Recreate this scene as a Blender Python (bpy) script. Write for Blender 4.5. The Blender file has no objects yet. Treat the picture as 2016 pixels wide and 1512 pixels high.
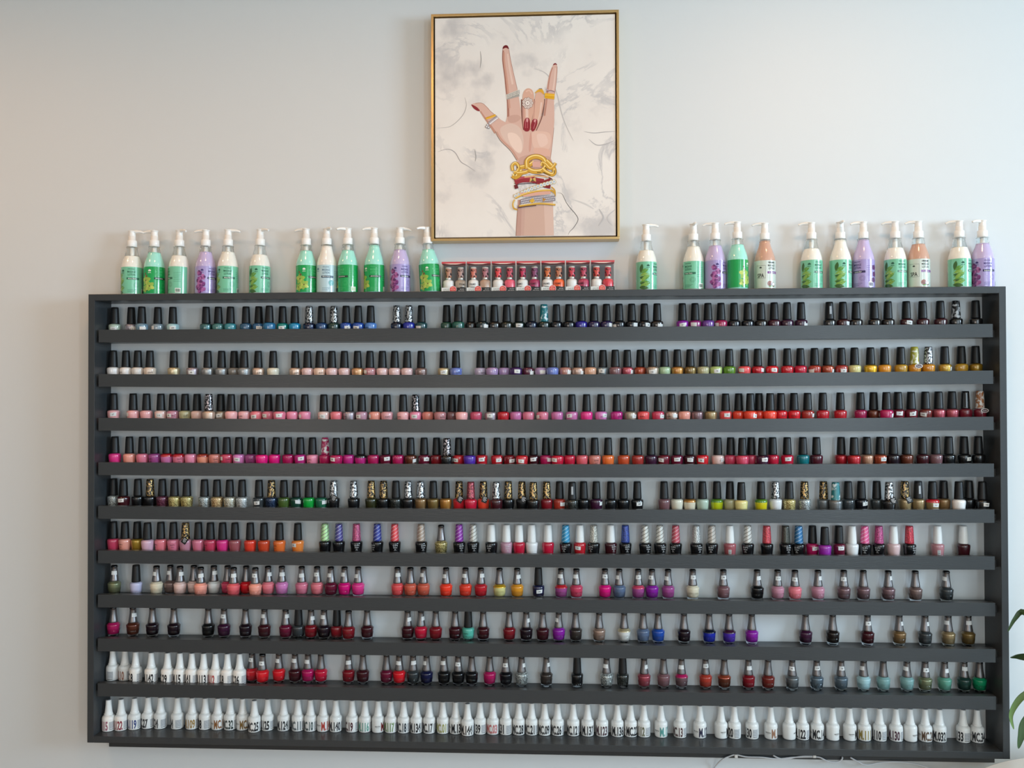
import bpy, bmesh, math, random
from mathutils import Vector, Matrix
random.seed(7)
PI = math.pi
C = bpy.context.scene.collection
sc = bpy.context.scene
Z0 = 1.16                                    # height of the rack's centre above the floor

# ---------------------------------------------------------------- camera
CAM = (0.04858, -2.36967, 0.34204 + Z0)
YAW, PITCH, ROLL, FPX = -0.04883, 0.010812, -0.0027066, 1661.67
def axes():
    cy, sy, cp, sp = math.cos(YAW), math.sin(YAW), math.cos(PITCH), math.sin(PITCH)
    f = Vector((sy*cp, cy*cp, sp)); r = Vector((cy, -sy, 0)); u = r.cross(f)
    cr, sr = math.cos(ROLL), math.sin(ROLL)
    return cr*r + sr*u, -sr*r + cr*u, f
AR, AU, AF = axes()
cam = bpy.data.cameras.new('camera'); cam_o = bpy.data.objects.new('camera', cam); C.objects.link(cam_o)
cam_o.matrix_world = Matrix((( AR.x, AU.x, -AF.x, CAM[0]), (AR.y, AU.y, -AF.y, CAM[1]), (AR.z, AU.z, -AF.z, CAM[2]), (0, 0, 0, 1)))
cam.sensor_width = 36; cam.lens = FPX/2016*36; cam.clip_start = 0.05
sc.camera = cam_o
def x_at(px, y, z):
    """the x at which a thing at depth y and height z stands, read off the photograph"""
    x = 0.0
    for _ in range(6):
        v = Vector((x, y, z)) - Vector(CAM); d = v.dot(AF); p = 1008 + FPX*v.dot(AR)/d
        x += (px - p)*d/FPX
    return x
def at(px, py, y):
    d = AF + AR*((px-1008)/FPX) - AU*((py-756)/FPX)
    t = (y-CAM[1])/d.y
    return Vector(CAM) + t*d

# ---------------------------------------------------------------- light
sc.view_settings.view_transform = 'Standard'; sc.view_settings.look = 'None'; sc.view_settings.gamma = 1
sc.view_settings.use_curve_mapping = False
sc.view_settings.exposure = 0.0
w = bpy.data.worlds.new('sky'); sc.world = w; w.use_nodes = True
w.node_tree.nodes['Background'].inputs[0].default_value = (0.72, 0.86, 1.0, 1)
w.node_tree.nodes['Background'].inputs[1].default_value = 0.9
def area(name, loc, aim, sx, sy, power, col, spread=180):
    l = bpy.data.lights.new(name, 'AREA'); l.shape = 'RECTANGLE'; l.size = sx; l.size_y = sy
    l.energy = power; l.color = col; l.spread = math.radians(spread)
    o = bpy.data.objects.new(name, l); C.objects.link(o); o.location = loc
    o.rotation_euler = (Vector(aim)-Vector(loc)).to_track_quat('-Z', 'Z').to_euler()
    return o
# daylight in the side window and in the two tall shop windows behind the camera
area('side_window_daylight', (4.68, -2.3, 2.0), (0, -2.3, 2.0), 1.1, 1.45, 172, (0.62, 0.82, 1.0))
area('shop_window_daylight', (2.05, -3.88, 1.55), (2.05, 0, 1.55), 0.28, 1.9, 26, (0.74, 0.90, 1.0))
area('shop_door_daylight', (0.95, -3.88, 1.45), (0.95, 0, 1.45), 0.20, 1.8, 11, (0.76, 0.91, 1.0))
# warm lamps in the ceiling
LAMPS = [(-1.8, -0.95), (-0.55, -0.95), (0.8, -0.75)]
for lx, ly in LAMPS:
    area('ceiling_lamp_glow', (lx, ly, 2.735), (lx, ly, 0), 0.16, 0.16, 7.0 if lx < -1 else 4.8, (1.0, 0.53, 0.24))
for lx in (-1.6, 0.6):
    area('room_fill_light', (lx, -2.9, 2.735), (lx, -2.9, 0), 0.3, 0.3, 4, (1.0, 0.80, 0.62))  # added warm fill from farther back in the room, no real lamp
for lx in (-1.9, -0.5):                       # two wide warm fills added across the room, no lamps known there
    area('front_fill_light', (lx, -3.93, 1.25), (lx, 0, 1.25), 0.7, 0.5, 9, (1.0, 0.90, 0.82))

# ---------------------------------------------------------------- materials
def lin(h):
    c = [int(h[i:i+2], 16)/255 for i in (0, 2, 4)]
    return tuple(v/12.92 if v <= .04045 else ((v+.055)/1.055)**2.4 for v in c) + (1,)
MATS = {}
def mat(name, hexc, rough=.5, metal=0, coat=0, spec=.5, trans=0, ior=1.45, crough=.04):
    if name in MATS: return MATS[name]
    m = bpy.data.materials.new(name); m.use_nodes = True; b = m.node_tree.nodes['Principled BSDF']
    b.inputs['Base Color'].default_value = lin(hexc); b.inputs['Roughness'].default_value = rough
    b.inputs['Metallic'].default_value = metal; b.inputs['Coat Weight'].default_value = coat
    b.inputs['Coat Roughness'].default_value = crough
    b.inputs['Specular IOR Level'].default_value = spec; b.inputs['Transmission Weight'].default_value = trans
    b.inputs['IOR'].default_value = ior
    m.diffuse_color = lin(hexc); MATS[name] = m
    return m
def nd(m, t, **kw):
    n = m.node_tree.nodes.new(t)
    for k, v in kw.items(): setattr(n, k, v)
    return n
def lk(m, a, b): m.node_tree.links.new(a, b)
def bsdf(m): return m.node_tree.nodes['Principled BSDF']
def bump(m, scale, strength, dist=.001, detail=4, co='Object', stretch=None):
    tc = nd(m, 'ShaderNodeTexCoord'); n = nd(m, 'ShaderNodeTexNoise'); bp = nd(m, 'ShaderNodeBump')
    n.inputs['Scale'].default_value = scale; n.inputs['Detail'].default_value = detail
    bp.inputs['Strength'].default_value = strength; bp.inputs['Distance'].default_value = dist
    src = tc.outputs[co]
    if stretch:
        mp = nd(m, 'ShaderNodeMapping'); mp.inputs['Scale'].default_value = stretch; lk(m, src, mp.inputs[0]); src = mp.outputs[0]
    lk(m, src, n.inputs['Vector']); lk(m, n.outputs[0], bp.inputs['Height']); lk(m, bp.outputs[0], bsdf(m).inputs['Normal'])
    return n
def ramp(m, src, stops, interp='LINEAR'):
    r = nd(m, 'ShaderNodeValToRGB'); r.color_ramp.interpolation = interp
    e = r.color_ramp.elements
    while len(e) < len(stops): e.new(.5)
    for i, (p, c) in enumerate(stops): e[i].position = p; e[i].color = lin(c)
    lk(m, src, r.inputs[0]); return r

PAINT = mat('wall_paint', 'd2d7d9', .55, spec=.3); bump(PAINT, 260, .12, .0006)
CHAR = mat('charcoal_paint', '363a3d', .30, spec=.45); n_ = bump(CHAR, 60, .35, .0006, 5, 'Object', (1, 6, 6))
SIDE = mat('side_wall_paint', 'bfc2c2', .6)
FLOORM = mat('floor_wood', 'a8937c', .4)
CEIL = mat('ceiling_paint', 'd8cdb8', .7)
WHITEP = mat('white_plastic', 'efefec', .3, coat=.2)
GLASS = mat('clear_glass', 'ffffff', .0, trans=1, ior=1.3)
CLEARP = mat('clear_plastic', 'f4f8f6', .05, trans=1, ior=1.15); CLEARP.node_tree.nodes['Principled BSDF'].inputs['Alpha'].default_value = .45
GOLD = mat('gold_frame', 'cdb07c', .32, metal=.8); bump(GOLD, 40, .1, .0005)
BLACKCAP = mat('black_cap', '131314', .42, spec=.45); bump(BLACKCAP, 300, .1, .0003)
GUN = mat('gunmetal_cap', '7a7676', .3, metal=.8)
BLACKGLOSS = mat('black_gloss', '0d0d0f', .1, coat=.5)
TAGW = mat('tag_paper', 'e6e6e3', .6)
INK = mat('black_ink', '1a1a1c', .6)
WINK = mat('white_ink', 'dcdcdc', .5)
WGEL = mat('white_gel_bottle', 'e9e9e6', .35, coat=.3)
GREYP = mat('fine_print_panel', 'a2a5aa', .6)
# fine print: rows of small grey lines
def fine_print():
    m = mat('fine_print', 'b8babd', .6); tc = nd(m, 'ShaderNodeTexCoord'); wv = nd(m, 'ShaderNodeTexWave'); wv.bands_direction = 'Z'
    wv.inputs['Scale'].default_value = 190; wv.inputs['Distortion'].default_value = 1.5; wv.inputs['Detail'].default_value = 3
    lk(m, tc.outputs['Object'], wv.inputs['Vector']); r = ramp(m, wv.outputs[0], [(.3, 'd2d3d4'), (.6, '85888c')]); lk(m, r.outputs[0], bsdf(m).inputs['Base Color']); return m
FINE = fine_print()

PAL = '''amber_orange c9851c|aqua_green 5f9b86|berry a81f52|black 101012|black_brown 1c1412|black_glitter 1d1f1c|black_green 10201c|black_olive 1a1c12|black_plum 1d0f18|black_shimmer 15151c|black_teal 0f2024
blue_grey 8798a2|brick_orange d1492a|brick_red a5332c|bright_azure 1189b8|bright_green 0fa13c|bright_orange_red ff4128|bright_purple 8a1f9a|bright_red d81c28|bright_violet 4a2ba0|bright_yellow d8c818|bronze 8f6f48|bubblegum_pink ee8fac
burgundy 4e1524|burnt_orange c8502a|champagne cdbd98|champagne_glitter b5a888|champagne_pink d3b9a6|charcoal 34383a|cobalt_blue 1f4aa0|copper_brown 6a3524|copper_gold b8803c|copper_red a84a30|coral e0606a|coral_pink ee7f8a|coral_red ea5456
cornflower_blue 4f82c8|cream e2d6bc|crimson c21838|dark_blue 1c4474|dark_burgundy 421024|dark_gold 94731c|dark_green 1a4536|dark_indigo 251848|dark_maroon 3c1018|dark_olive 2e3018|dark_plum 3a1430|dark_red 7c141f|dark_silver 74787a
dark_spruce 1c3a34|dark_taupe 453c38|dark_teal 174448|dark_teal_silver 3e6a6c|dark_violet 3a1c58|deep_azure 1a6a9a|deep_rose c8506c|denim_blue 2f628e|dusky_blue 2c5878|dusty_pink dfa2a8|dusty_rose b87f84|dusty_salmon d88478
emerald 0f8a5c|forest_teal 1f5a4e|gold_glitter 9a8450|gold_taupe a48c64|golden_yellow dcaa24|grey_aqua 82aaa8|hot_magenta e0147c|hot_pink ea3a8c|indigo 2c2090|ivory e0dcc8|lavender c5c4e2|leaf_green 5a8a24|light_green b4c87c
light_orange f0873c|light_pink efb0b2|lilac a58cb8|lilac_grey b4aac4|magenta c02880|magenta_purple 94206e|maroon 701828|mauve c092a4|mauve_brown 7a565a|mauve_pink c88a9c|mauve_taupe 86686c|metallic_rose b0505c|midnight 121c34
mint_teal 58b4a0|mustard b88c28|mustard_gold bc9638|navy 14183c|navy_glitter 16243c|night_teal 141e3c|olive_bronze 80683a|olive_green 48602a|olive_silver 848a68|orange_coral ee7434|orange_red ee4430|orange_yellow e2962a|orchid cc74a8
orchid_pink de84c0|orchid_plum a04a88|pale_aqua a8ccd0|pale_beige dcccbc|pale_blush e8c6be|pale_green a8c49c|pale_mauve d8b0c4|pale_mint b8cab8|pale_olive b4b088|pale_peach e8c8b4|pale_pink e2c0bf|pale_silver_glitter b4b8b4
pale_yellow dcd490|peach ee9a80|peach_gold cc9c70|peach_nude d4a284|pearl_white dcdad6|periwinkle 6c7ec4|plum_glitter 4c2030|raspberry b01858|red c0202c|red_brown 6e241e|red_orange e2442e|red_shimmer b4222e|rose_brown b07c70
rose_gold b88a70|rose_gold_glitter a87c54|rose_pink e07c94|rose_red cc4260|rose_taupe b89a8c|rosewood a85a60|royal_blue 1c2a9c|rust_copper a44c34|rust_red a8382a|salmon f0a090|silver_glitter 868a88|silver_grey 9a9c9c|silver_lilac a4a0ac
silver_mauve ada0a8|slate_blue 5c6c88|slate_silver 6a7a86|smoke_grey 7c7c7a|spruce_green 24684c|steel_blue 6c8ca0|steel_silver 8c9aa2|tan_taupe ae9080|taupe_brown 88706a|taupe_silver ac9c8c|teal 0f7078|teal_blue 3c8c98|teal_green 0f8078
teal_grey 447a78|terracotta d4604a|violet 704098|white ecebea|wine 681430|wine_plum 582436|yellow_green c0cc1c'''
PALD = dict(x.rsplit(' ', 1) for x in PAL.replace('\n', '|').split('|'))
SHIM = ('silver', 'bronze', 'gold', 'copper', 'metallic', 'shimmer', 'champagne', 'taupe', 'night', 'midnight')
def lacquer(name):
    k = 'lacquer_'+name
    if k in MATS: return MATS[k]
    sh = any(s in name for s in SHIM); gl = name.endswith('glitter')
    m = mat(k, PALD[name], .38 if sh else .3, metal=.55 if sh else 0, coat=1.0, spec=.4, crough=.03)
    if gl:
        tc = nd(m, 'ShaderNodeTexCoord'); v = nd(m, 'ShaderNodeTexVoronoi'); v.inputs['Scale'].default_value = 700
        lk(m, tc.outputs['Object'], v.inputs['Vector'])
        base = PALD[name]; dark = ''.join('%02x' % int(int(base[i:i+2], 16)*.35) for i in (0, 2, 4)); lite = ''.join('%02x' % min(255, int(int(base[i:i+2], 16)*1.5+40)) for i in (0, 2, 4))
        r = ramp(m, v.outputs['Color'], [(0, dark), (.45, base), (.75, lite)]); lk(m, r.outputs[0], bsdf(m).inputs['Base Color'])
        bsdf(m).inputs['Metallic'].default_value = .5
    elif sh:
        bump(m, 900, .25, .0003, 2)
    return m
def capmat(code):
    k = 'cap_'+code
    if k in MATS: return MATS[k]
    kind = code[0]
    if kind in 'sg' and ':' in code:
        hx = code[2:]; m = mat(k, hx, .3, metal=.25, coat=.3); tc = nd(m, 'ShaderNodeTexCoord')
        if kind == 's':
            sx = nd(m, 'ShaderNodeSeparateXYZ'); lk(m, tc.outputs['Object'], sx.inputs[0])
            a = nd(m, 'ShaderNodeMath', operation='ARCTAN2'); lk(m, sx.outputs[0], a.inputs[0]); lk(m, sx.outputs[1], a.inputs[1])
            z = nd(m, 'ShaderNodeMath', operation='MULTIPLY'); z.inputs[1].default_value = 620; lk(m, sx.outputs[2], z.inputs[0])
            s = nd(m, 'ShaderNodeMath', operation='MULTIPLY_ADD'); s.inputs[1].default_value = 4; lk(m, a.outputs[0], s.inputs[0]); lk(m, z.outputs[0], s.inputs[2])
            w_ = nd(m, 'ShaderNodeMath', operation='SINE'); lk(m, s.outputs[0], w_.inputs[0])
            lum = sum(int(hx[i:i+2], 16) for i in (0, 2, 4))/3
            other = '7d776e' if lum > 150 else ''.join('%02x' % int(int(hx[i:i+2], 16)*.45+130) for i in (0, 2, 4))
            r = ramp(m, w_.outputs[0], [(.72, hx), (.86, other)])
        else:
            n = nd(m, 'ShaderNodeTexNoise'); n.inputs['Scale'].default_value = 420; n.inputs['Detail'].default_value = 5; lk(m, tc.outputs['Object'], n.inputs['Vector'])
            dk = ''.join('%02x' % int(int(hx[i:i+2], 16)*.62) for i in (0, 2, 4)); r = ramp(m, n.outputs[0], [(.42, dk), (.58, hx)])
        lk(m, r.outputs[0], bsdf(m).inputs['Base Color']); return m
    tbl = {'S': ('2a2a2c', 'c9cacb', .50, 260, .8), 'G': ('15130f', 'b8955c', .53, 230, .7), 'H': ('17181a', 'c8bcc0', .54, 200, .7), 'R': ('5c1822', 'b04854', .5, 260, .5),
           'T': ('17767c', 'dfe6e6', .56, 75, 0), 'W': ('131316', 'b9babc', .54, 80, 0), 'Y': ('a8a030', 'e4e2cc', .55, 80, 0), 'O': ('a3683e', 'dcd6ce', .53, 90, 0), 'P': ('b01c58', 'e8e4e4', .55, 75, 0)}
    if kind in tbl:
        a, b, p, s, me = tbl[kind]; m = mat(k, a, .3, metal=me, coat=.4); tc = nd(m, 'ShaderNodeTexCoord'); n = nd(m, 'ShaderNodeTexNoise')
        n.inputs['Scale'].default_value = s; n.inputs['Detail'].default_value = 4; lk(m, tc.outputs['Object'], n.inputs['Vector'])
        r = ramp(m, n.outputs[0], [(p-.03, a), (p+.03, b)]); lk(m, r.outputs[0], bsdf(m).inputs['Base Color']); return m
    if kind == 'L': return mat(k, '18191b', .08, coat=1)
    if kind == 'w': return mat(k, 'ebebe8', .3, coat=.2)
    return BLACKCAP

# ---------------------------------------------------------------- mesh helpers
def mesh(name, verts, faces, mats, fm=None, smooth=None):
    me = bpy.data.meshes.new(name); me.from_pydata([tuple(v) for v in verts], [], faces)
    for m in mats: me.materials.append(m)
    if fm: me.polygons.foreach_set('material_index', fm)
    if smooth is not None: me.polygons.foreach_set('use_smooth', [smooth]*len(faces) if isinstance(smooth, bool) else smooth)
    me.update(); return me
def put(name, me, parent=None, loc=(0, 0, 0), rot=(0, 0, 0)):
    o = bpy.data.objects.new(name, me); C.objects.link(o); o.parent = parent; o.location = loc; o.rotation_euler = rot
    return o
def thing(name, label, cat, loc=(0, 0, 0), rot=(0, 0, 0), group=None, me=None):
    o = bpy.data.objects.new(name, me); C.objects.link(o); o.location = loc; o.rotation_euler = rot
    o['label'] = label; o['category'] = cat
    if group: o['group'] = group
    return o
class MB:
    def __init__(s): s.v = []; s.f = []; s.m = []; s.s = []
    def add(s, v, f, mi=0, sm=False):
        b = len(s.v); s.v += [tuple(x) for x in v]; s.f += [tuple(b+i for i in q) for q in f]; s.m += [mi]*len(f); s.s += [sm]*len(f); return s
    def box(s, a, b, mi=0, bev=0):
        bm = bmesh.new(); bmesh.ops.create_cube(bm, size=1)
        for v in bm.verts: v.co = Vector([(a[i]+b[i])/2+(b[i]-a[i])*v.co[i] for i in range(3)])
        if bev: bmesh.ops.bevel(bm, geom=bm.edges[:], offset=bev, segments=2, profile=.5, affect='EDGES')
        bm.verts.index_update(); s.add([v.co for v in bm.verts], [[v.index for v in f.verts] for f in bm.faces], mi); bm.free(); return s
    def lathe(s, prof, seg=28, mi=0, cx=0, cy=0, cap0=True, cap1=True, mis=None):
        n = len(prof); v = [(cx+r*math.cos(2*PI*k/seg), cy+r*math.sin(2*PI*k/seg), z) for r, z in prof for k in range(seg)]
        for i in range(n-1): s.add([], [], 0)
        b = len(s.v); s.v += v
        for i in range(n-1):
            for k in range(seg):
                k2 = (k+1) % seg; s.f.append((b+i*seg+k, b+i*seg+k2, b+(i+1)*seg+k2, b+(i+1)*seg+k)); s.m.append(mis[i] if mis else mi); s.s.append(True)
        if cap0: s.f.append(tuple(b+k for k in reversed(range(seg)))); s.m.append(mis[0] if mis else mi); s.s.append(False)
        if cap1: s.f.append(tuple(b+(n-1)*seg+k for k in range(seg))); s.m.append(mis[-1] if mis else mi); s.s.append(False)
        return s
    def tube(s, pts, r, seg=10, mi=0):
        pts = [Vector(p) for p in pts]; rr = r if hasattr(r, '__len__') else [r]*len(pts); b = len(s.v); up = Vector((0, 0, 1)); prev = None
        for i, p in enumerate(pts):
            t = (pts[min(i+1, len(pts)-1)]-pts[max(i-1, 0)]).normalized()
            a = (prev - t*prev.dot(t)) if prev else t.cross(up if abs(t.z) < .9 else Vector((0, 1, 0)))
            a.normalize(); prev = a; c = t.cross(a)
            s.v += [tuple(p + rr[i]*(a*math.cos(2*PI*k/seg)+c*math.sin(2*PI*k/seg))) for k in range(seg)]
        for i in range(len(pts)-1):
            for k in range(seg):
                k2 = (k+1) % seg; s.f.append((b+i*seg+k, b+i*seg+k2, b+(i+1)*seg+k2, b+(i+1)*seg+k)); s.m.append(mi); s.s.append(True)
        s.f.append(tuple(b+k for k in reversed(range(seg)))); s.f.append(tuple(b+(len(pts)-1)*seg+k for k in range(seg))); s.m += [mi]*2; s.s += [False]*2
        return s
    def make(s, name, mats):
        return mesh(name, s.v, s.f, mats, s.m, s.s)
def interp(prof, z):
    for (r0, z0), (r1, z1) in zip(prof, prof[1:]):
        if z0 <= z <= z1 and z1 > z0: return r0+(r1-r0)*(z-z0)/(z1-z0)
    return prof[0][0] if z < prof[0][1] else prof[-1][0]
TXT = {}
def text_geo(t, bold=0):
    """outline of a string: vertices and triangles, height about 1, centred"""
    if (t, bold) in TXT: return TXT[(t, bold)]
    cu = bpy.data.curves.new('lettering', 'FONT'); cu.body = t; cu.size = 1; cu.resolution_u = 2; cu.align_x = 'CENTER'; cu.offset = bold
    o = bpy.data.objects.new('lettering', cu); C.objects.link(o); bpy.context.view_layer.update()
    me = o.to_mesh(); v = [(a.co.x, a.co.y) for a in me.vertices]; f = [tuple(p.vertices) for p in me.polygons]
    o.to_mesh_clear(); bpy.data.objects.remove(o); bpy.data.curves.remove(cu)
    if v:
        xs = [a[0] for a in v]; ys = [a[1] for a in v]; w_ = max(xs)-min(xs); h_ = max(ys)-min(ys); cx = (max(xs)+min(xs))/2; cy = (max(ys)+min(ys))/2
        v = [((x-cx)/w_, (y-cy)/h_) for x, y in v]
    TXT[(t, bold)] = (v, f); return v, f
def fl(f, flip): return [tuple(reversed(q)) for q in f] if flip else f
def wrap_text(mb, t, prof, z, ang, wdt, hgt, mi, off=.0003, bold=.012):
    """string wrapped on a body of revolution; front faces -y; ang in degrees turns it to the viewer's right"""
    v, f = text_geo(t, bold); out = []
    for x, y in v:
        zz = z+y*hgt; r = interp(prof, zz)+off; R0 = interp(prof, z); a = math.radians(ang)+x*wdt/R0
        out.append((r*math.sin(a), -r*math.cos(a), zz))
    mb.add(out, f, mi)
def wrap_poly(mb, pts, prof, mi, off=.0003, ang=0, cz=0):
    """filled shape wrapped on a body of revolution; pts (arc metres, z); fan about the centre"""
    cx = sum(p[0] for p in pts)/len(pts); cy = sum(p[1] for p in pts)/len(pts)
    def P(x, z):
        r = interp(prof, z+cz)+off; a = math.radians(ang)+x/interp(prof, cz if cz else z); return (r*math.sin(a), -r*math.cos(a), z+cz)
    n = len(pts); rings = [P(cx, cy)]
    for s_ in (.5, 1): rings += [P(cx+(x-cx)*s_, cy+(y-cy)*s_) for x, y in pts]
    f = []
    for i in range(n):
        j = (i+1) % n; f.append((0, 1+i, 1+j)); f.append((1+i, 1+n+i, 1+n+j, 1+j))
    mb.add(rings, f, mi)
def wrap_rect(mb, prof, a0, a1, z0, z1, mi, off=.0003, na=None, nz=2, zs=None):
    na = na or max(2, int(abs(a1-a0)/9)); zs = zs or [z0+(z1-z0)*j/nz for j in range(nz+1)]; v = []
    for z in zs:
        for i in range(na+1):
            a = math.radians(a0+(a1-a0)*i/na); r = interp(prof, z)+off; v.append((r*math.sin(a), -r*math.cos(a), z))
    f = [(j*(na+1)+i, j*(na+1)+i+1, (j+1)*(na+1)+i+1, (j+1)*(na+1)+i) for j in range(len(zs)-1) for i in range(na)]
    mb.add(v, f, mi, True)

# ---------------------------------------------------------------- the room
def struct(name, me, loc=(0, 0, 0)):
    o = put(name, me, None, loc); o['kind'] = 'structure'; return o
XL, XR, YF, ZC = -3.6, 4.8, -4.0, 2.75
def slab(name, a, b, m): return struct(name, MB().box(a, b).make(name, [m]))
slab('wall_back', (XL-.1, 0, 0), (XR+.1, .12, ZC), PAINT)
slab('floor', (XL-.1, YF-.12, -.1), (XR+.1, .12, 0), FLOORM)
slab('ceiling', (XL-.1, YF-.12, ZC), (XR+.1, .12, ZC+.1), CEIL)
slab('wall_left', (XL-.12, YF-.12, 0), (XL, 0, ZC), SIDE)
def wall_with_holes(name, axis, c0, c1, lo, hi, holes, m):
    mb = MB(); xs = sorted({lo, hi, *[h[0] for h in holes], *[h[1] for h in holes]})
    for a, b in zip(xs, xs[1:]):
        hs = [h for h in holes if h[0] <= a and h[1] >= b]; spans = [(0, ZC)]
        if hs: spans = [(0, hs[0][2]), (hs[0][3], ZC)]
        for z0, z1 in spans:
            if z1-z0 < 1e-4: continue
            mb.box((c0, a, z0) if axis == 'x' else (a, c0, z0), (c1, b, z1) if axis == 'x' else (b, c1, z1))
    return struct(name, mb.make(name, [m]))
wall_with_holes('wall_right', 'x', XR, XR+.12, YF, 0, [(-2.95, -1.65, .9, 2.72)], SIDE)
wall_with_holes('wall_front', 'y', YF-.12, YF, XL, XR, [(.6, 1.3, .4, 2.45), (1.6, 2.5, .4, 2.65)], SIDE)

# ---------------------------------------------------------------- the rack
HW, HH, D, T = 1.24, .6198, .089, .018
IX = HW - T
LIPZ = [.5215, .3985, .2765, .1530, .0320, -.0915, -.2138, -.3350, -.4590]
DROP = [.016, .016, .016, .0155, .0145, .0135, .0110, .0090, .0085]
SAG = [.0015, .0062, .0066, .0040, .0050, .0026, .0016, .0016, .0012]
def surf(row, x):
    """height of the board that the bottles of a row stand on; the long boards sag a little"""
    if row == 0: return Z0+HH
    if row == 10: return Z0-HH+T
    return Z0+LIPZ[row-1]-DROP[row-1]-SAG[row-1]*(1-(x/IX)**2)
rack = thing('display_rack', 'long charcoal wall rack of nine lipped shelves holding all the polish', 'shelf unit', (0, 0, Z0))
def part(name, mb, mats, parent=rack, loc=(0, 0, 0)): return put(name, mb.make(name, mats), parent, loc)
for s_ in (-1, 1):
    part('side_panel', MB().box((-T/2, -D, -HH), (T/2, 0, HH), 0, .0008), [CHAR], rack, (s_*(HW-T/2), 0, 0))
part('top_board', MB().box((-IX, -D, HH-T), (IX, 0, HH), 0, .0008), [CHAR])
part('bottom_board', MB().box((-IX, -D, -HH), (IX, 0, -HH+T), 0, .0008), [CHAR])
part('mounting_cleat', MB().box((-1.216, -.019, -HH-.040), (1.236, 0, -HH), 0, .0008), [CHAR])
def bent(x0, x1, y0, y1, z0, z1, sag, n=24):
    v = []; f = []
    for i in range(n+1):
        x = x0+(x1-x0)*i/n; dz = -sag*(1-(x/IX)**2)
        v += [(x, y0, z0+dz), (x, y1, z0+dz), (x, y1, z1+dz), (x, y0, z1+dz)]
    for i in range(n):
        for k in range(4): a = i*4+k; b = i*4+(k+1) % 4; f.append((a, a+4, b+4, b))
    f += [(0, 1, 2, 3), (n*4+3, n*4+2, n*4+1, n*4)]
    return MB().add(v, f)
for i in range(9):
    top = LIPZ[i]
    sh = part('shelf', bent(-IX, IX, -.064, -.001, top-DROP[i]-T, top-DROP[i], SAG[i]), [CHAR])
    put('shelf_lip', bent(-1.2145, 1.2092, -.0815, -.064, top-.0352, top, SAG[i]).make('shelf_lip', [CHAR]), sh)

# ---------------------------------------------------------------- bottle shapes
KB = [(.0125, 0), (.0138, .0008), (.0144, .003), (.0156, .013), (.0165, .021), (.0171, .0275), (.0171, .0313), (.0161, .0340), (.0135, .0354), (.0108, .0360), (.0102, .0370)]
KC = [(.0115, .0364), (.0121, .0374), (.0120, .040), (.0117, .046), (.0110, .062), (.0101, .078), (.0097, .0828), (.0088, .0840)]
GB = [(.0001, .0046), (.006, .0049), (.0115, .0068), (.0138, .0105), (.0150, .015), (.0163, .024), (.0171, .031), (.0171, .0333), (.0160, .0345), (.0147, .0350), (.0138, .0372), (.0118, .0388), (.0105, .0396)]
GG = [(.0120, 0), (.0134, .001), (.0141, .004), (.0153, .013), (.0163, .021), (.010, .0215)]
GC = [(.0114, .0395), (.0118, .0405), (.0116, .043), (.0107, .049), (.0094, .058), (.0086, .066), (.0083, .074), (.0084, .0792), (.0087, .0795), (.0087, .0812), (.0080, .0838), (.0058, .0852), (.002, .0856)]
NB = [(.0160, 0), (.0171, .0006), (.0177, .003), (.0179, .012), (.0180, .032), (.0178, .0355), (.0168, .0388), (.0142, .0415), (.0126, .0425), (.0122, .0432)]
NC = [(.0116, .0430), (.0121, .0440), (.0120, .0462), (.0112, .0470), (.0108, .0480), (.0098, .054), (.0086, .063), (.0077, .072), (.0073, .0835), (.0070, .0842)]
RAD = {'K': .0173, 'G': .0181, 'N': .0178}
NB = [(r*.975, z) for r, z in NB]
GB = [(r*1.05, z*.975) for r, z in GB]; GG = [(r*1.05, z*.975) for r, z in GG]; GC = [(r*1.05, z*.975) for r, z in GC]
def slot2(me):
    me.materials.append(None) if len(me.materials) < 1 else None
    return me
ME = {}
ME['K_body'] = MB().lathe(KB, 26, mis=[0]*5+[1]*6).make('polish_body', [PAINT, PAINT])
ME['K_cap'] = MB().lathe(KC, 26).make('polish_cap', [PAINT])
ME['G_body'] = MB().lathe(GB, 28, mis=[0]*6+[1]*7).make('lacquer_body', [PAINT, PAINT])
ME['G_glass'] = MB().lathe(GG, 28).make('glass_base', [GLASS])
ME['K_glass'] = MB().lathe([(.0124, 0), (.0139, .0008), (.0146, .003), (.0159, .014), (.010, .0145)], 26).make('glass_base', [GLASS])
KB6 = [(.0001, .0042), (.008, .0044), (.0125, .0058)]+[(.0147, .010)]+KB[3:]
ME['K6_body'] = MB().lathe(KB6, 26, mis=[0]*8+[1]*6).make('polish_body', [PAINT, PAINT])
ME['G_cap'] = MB().lathe(GC, 28, mis=[0]*7+[1]*6).make('lacquer_cap', [GUN, BLACKGLOSS])
ME['N_body'] = MB().lathe(NB, 30).make('gel_body', [WGEL])
nc = MB().lathe(NC, 26); nc.lathe([(.0060, .0842), (.0060, .0845), (.001, .0846)], 16, mi=1)
ME['N_cap'] = nc.make('gel_cap', [WHITEP, GREYP])
def lettering_mesh(kind):
    mb = MB()
    if kind == 'opi':
        wrap_text(mb, 'O·P·I', KB, .0215, 0, .0125, .0042, 0); wrap_rect(mb, KB, -16, 16, .0155, .0160, 0, nz=1); wrap_rect(mb, KB, -14, 14, .0138, .0143, 0, nz=1)
        return mb.make('brand_lettering', [INK])
    wrap_text(mb, 'O·P·I', KB, .0255, 0, .0130, .0044, 0); wrap_text(mb, 'GelColor', KB, .0200, 0, .0115, .0032, 0)
    wrap_text(mb, 'GEL', KB, .0150, 0, .0050, .0022, 0); wrap_rect(mb, KB, -13, 13, .0116, .0121, 0, nz=1)
    return mb.make('brand_lettering', [WINK])
ME['opi'] = lettering_mesh('opi'); ME['gelopi'] = lettering_mesh('gel')

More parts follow.
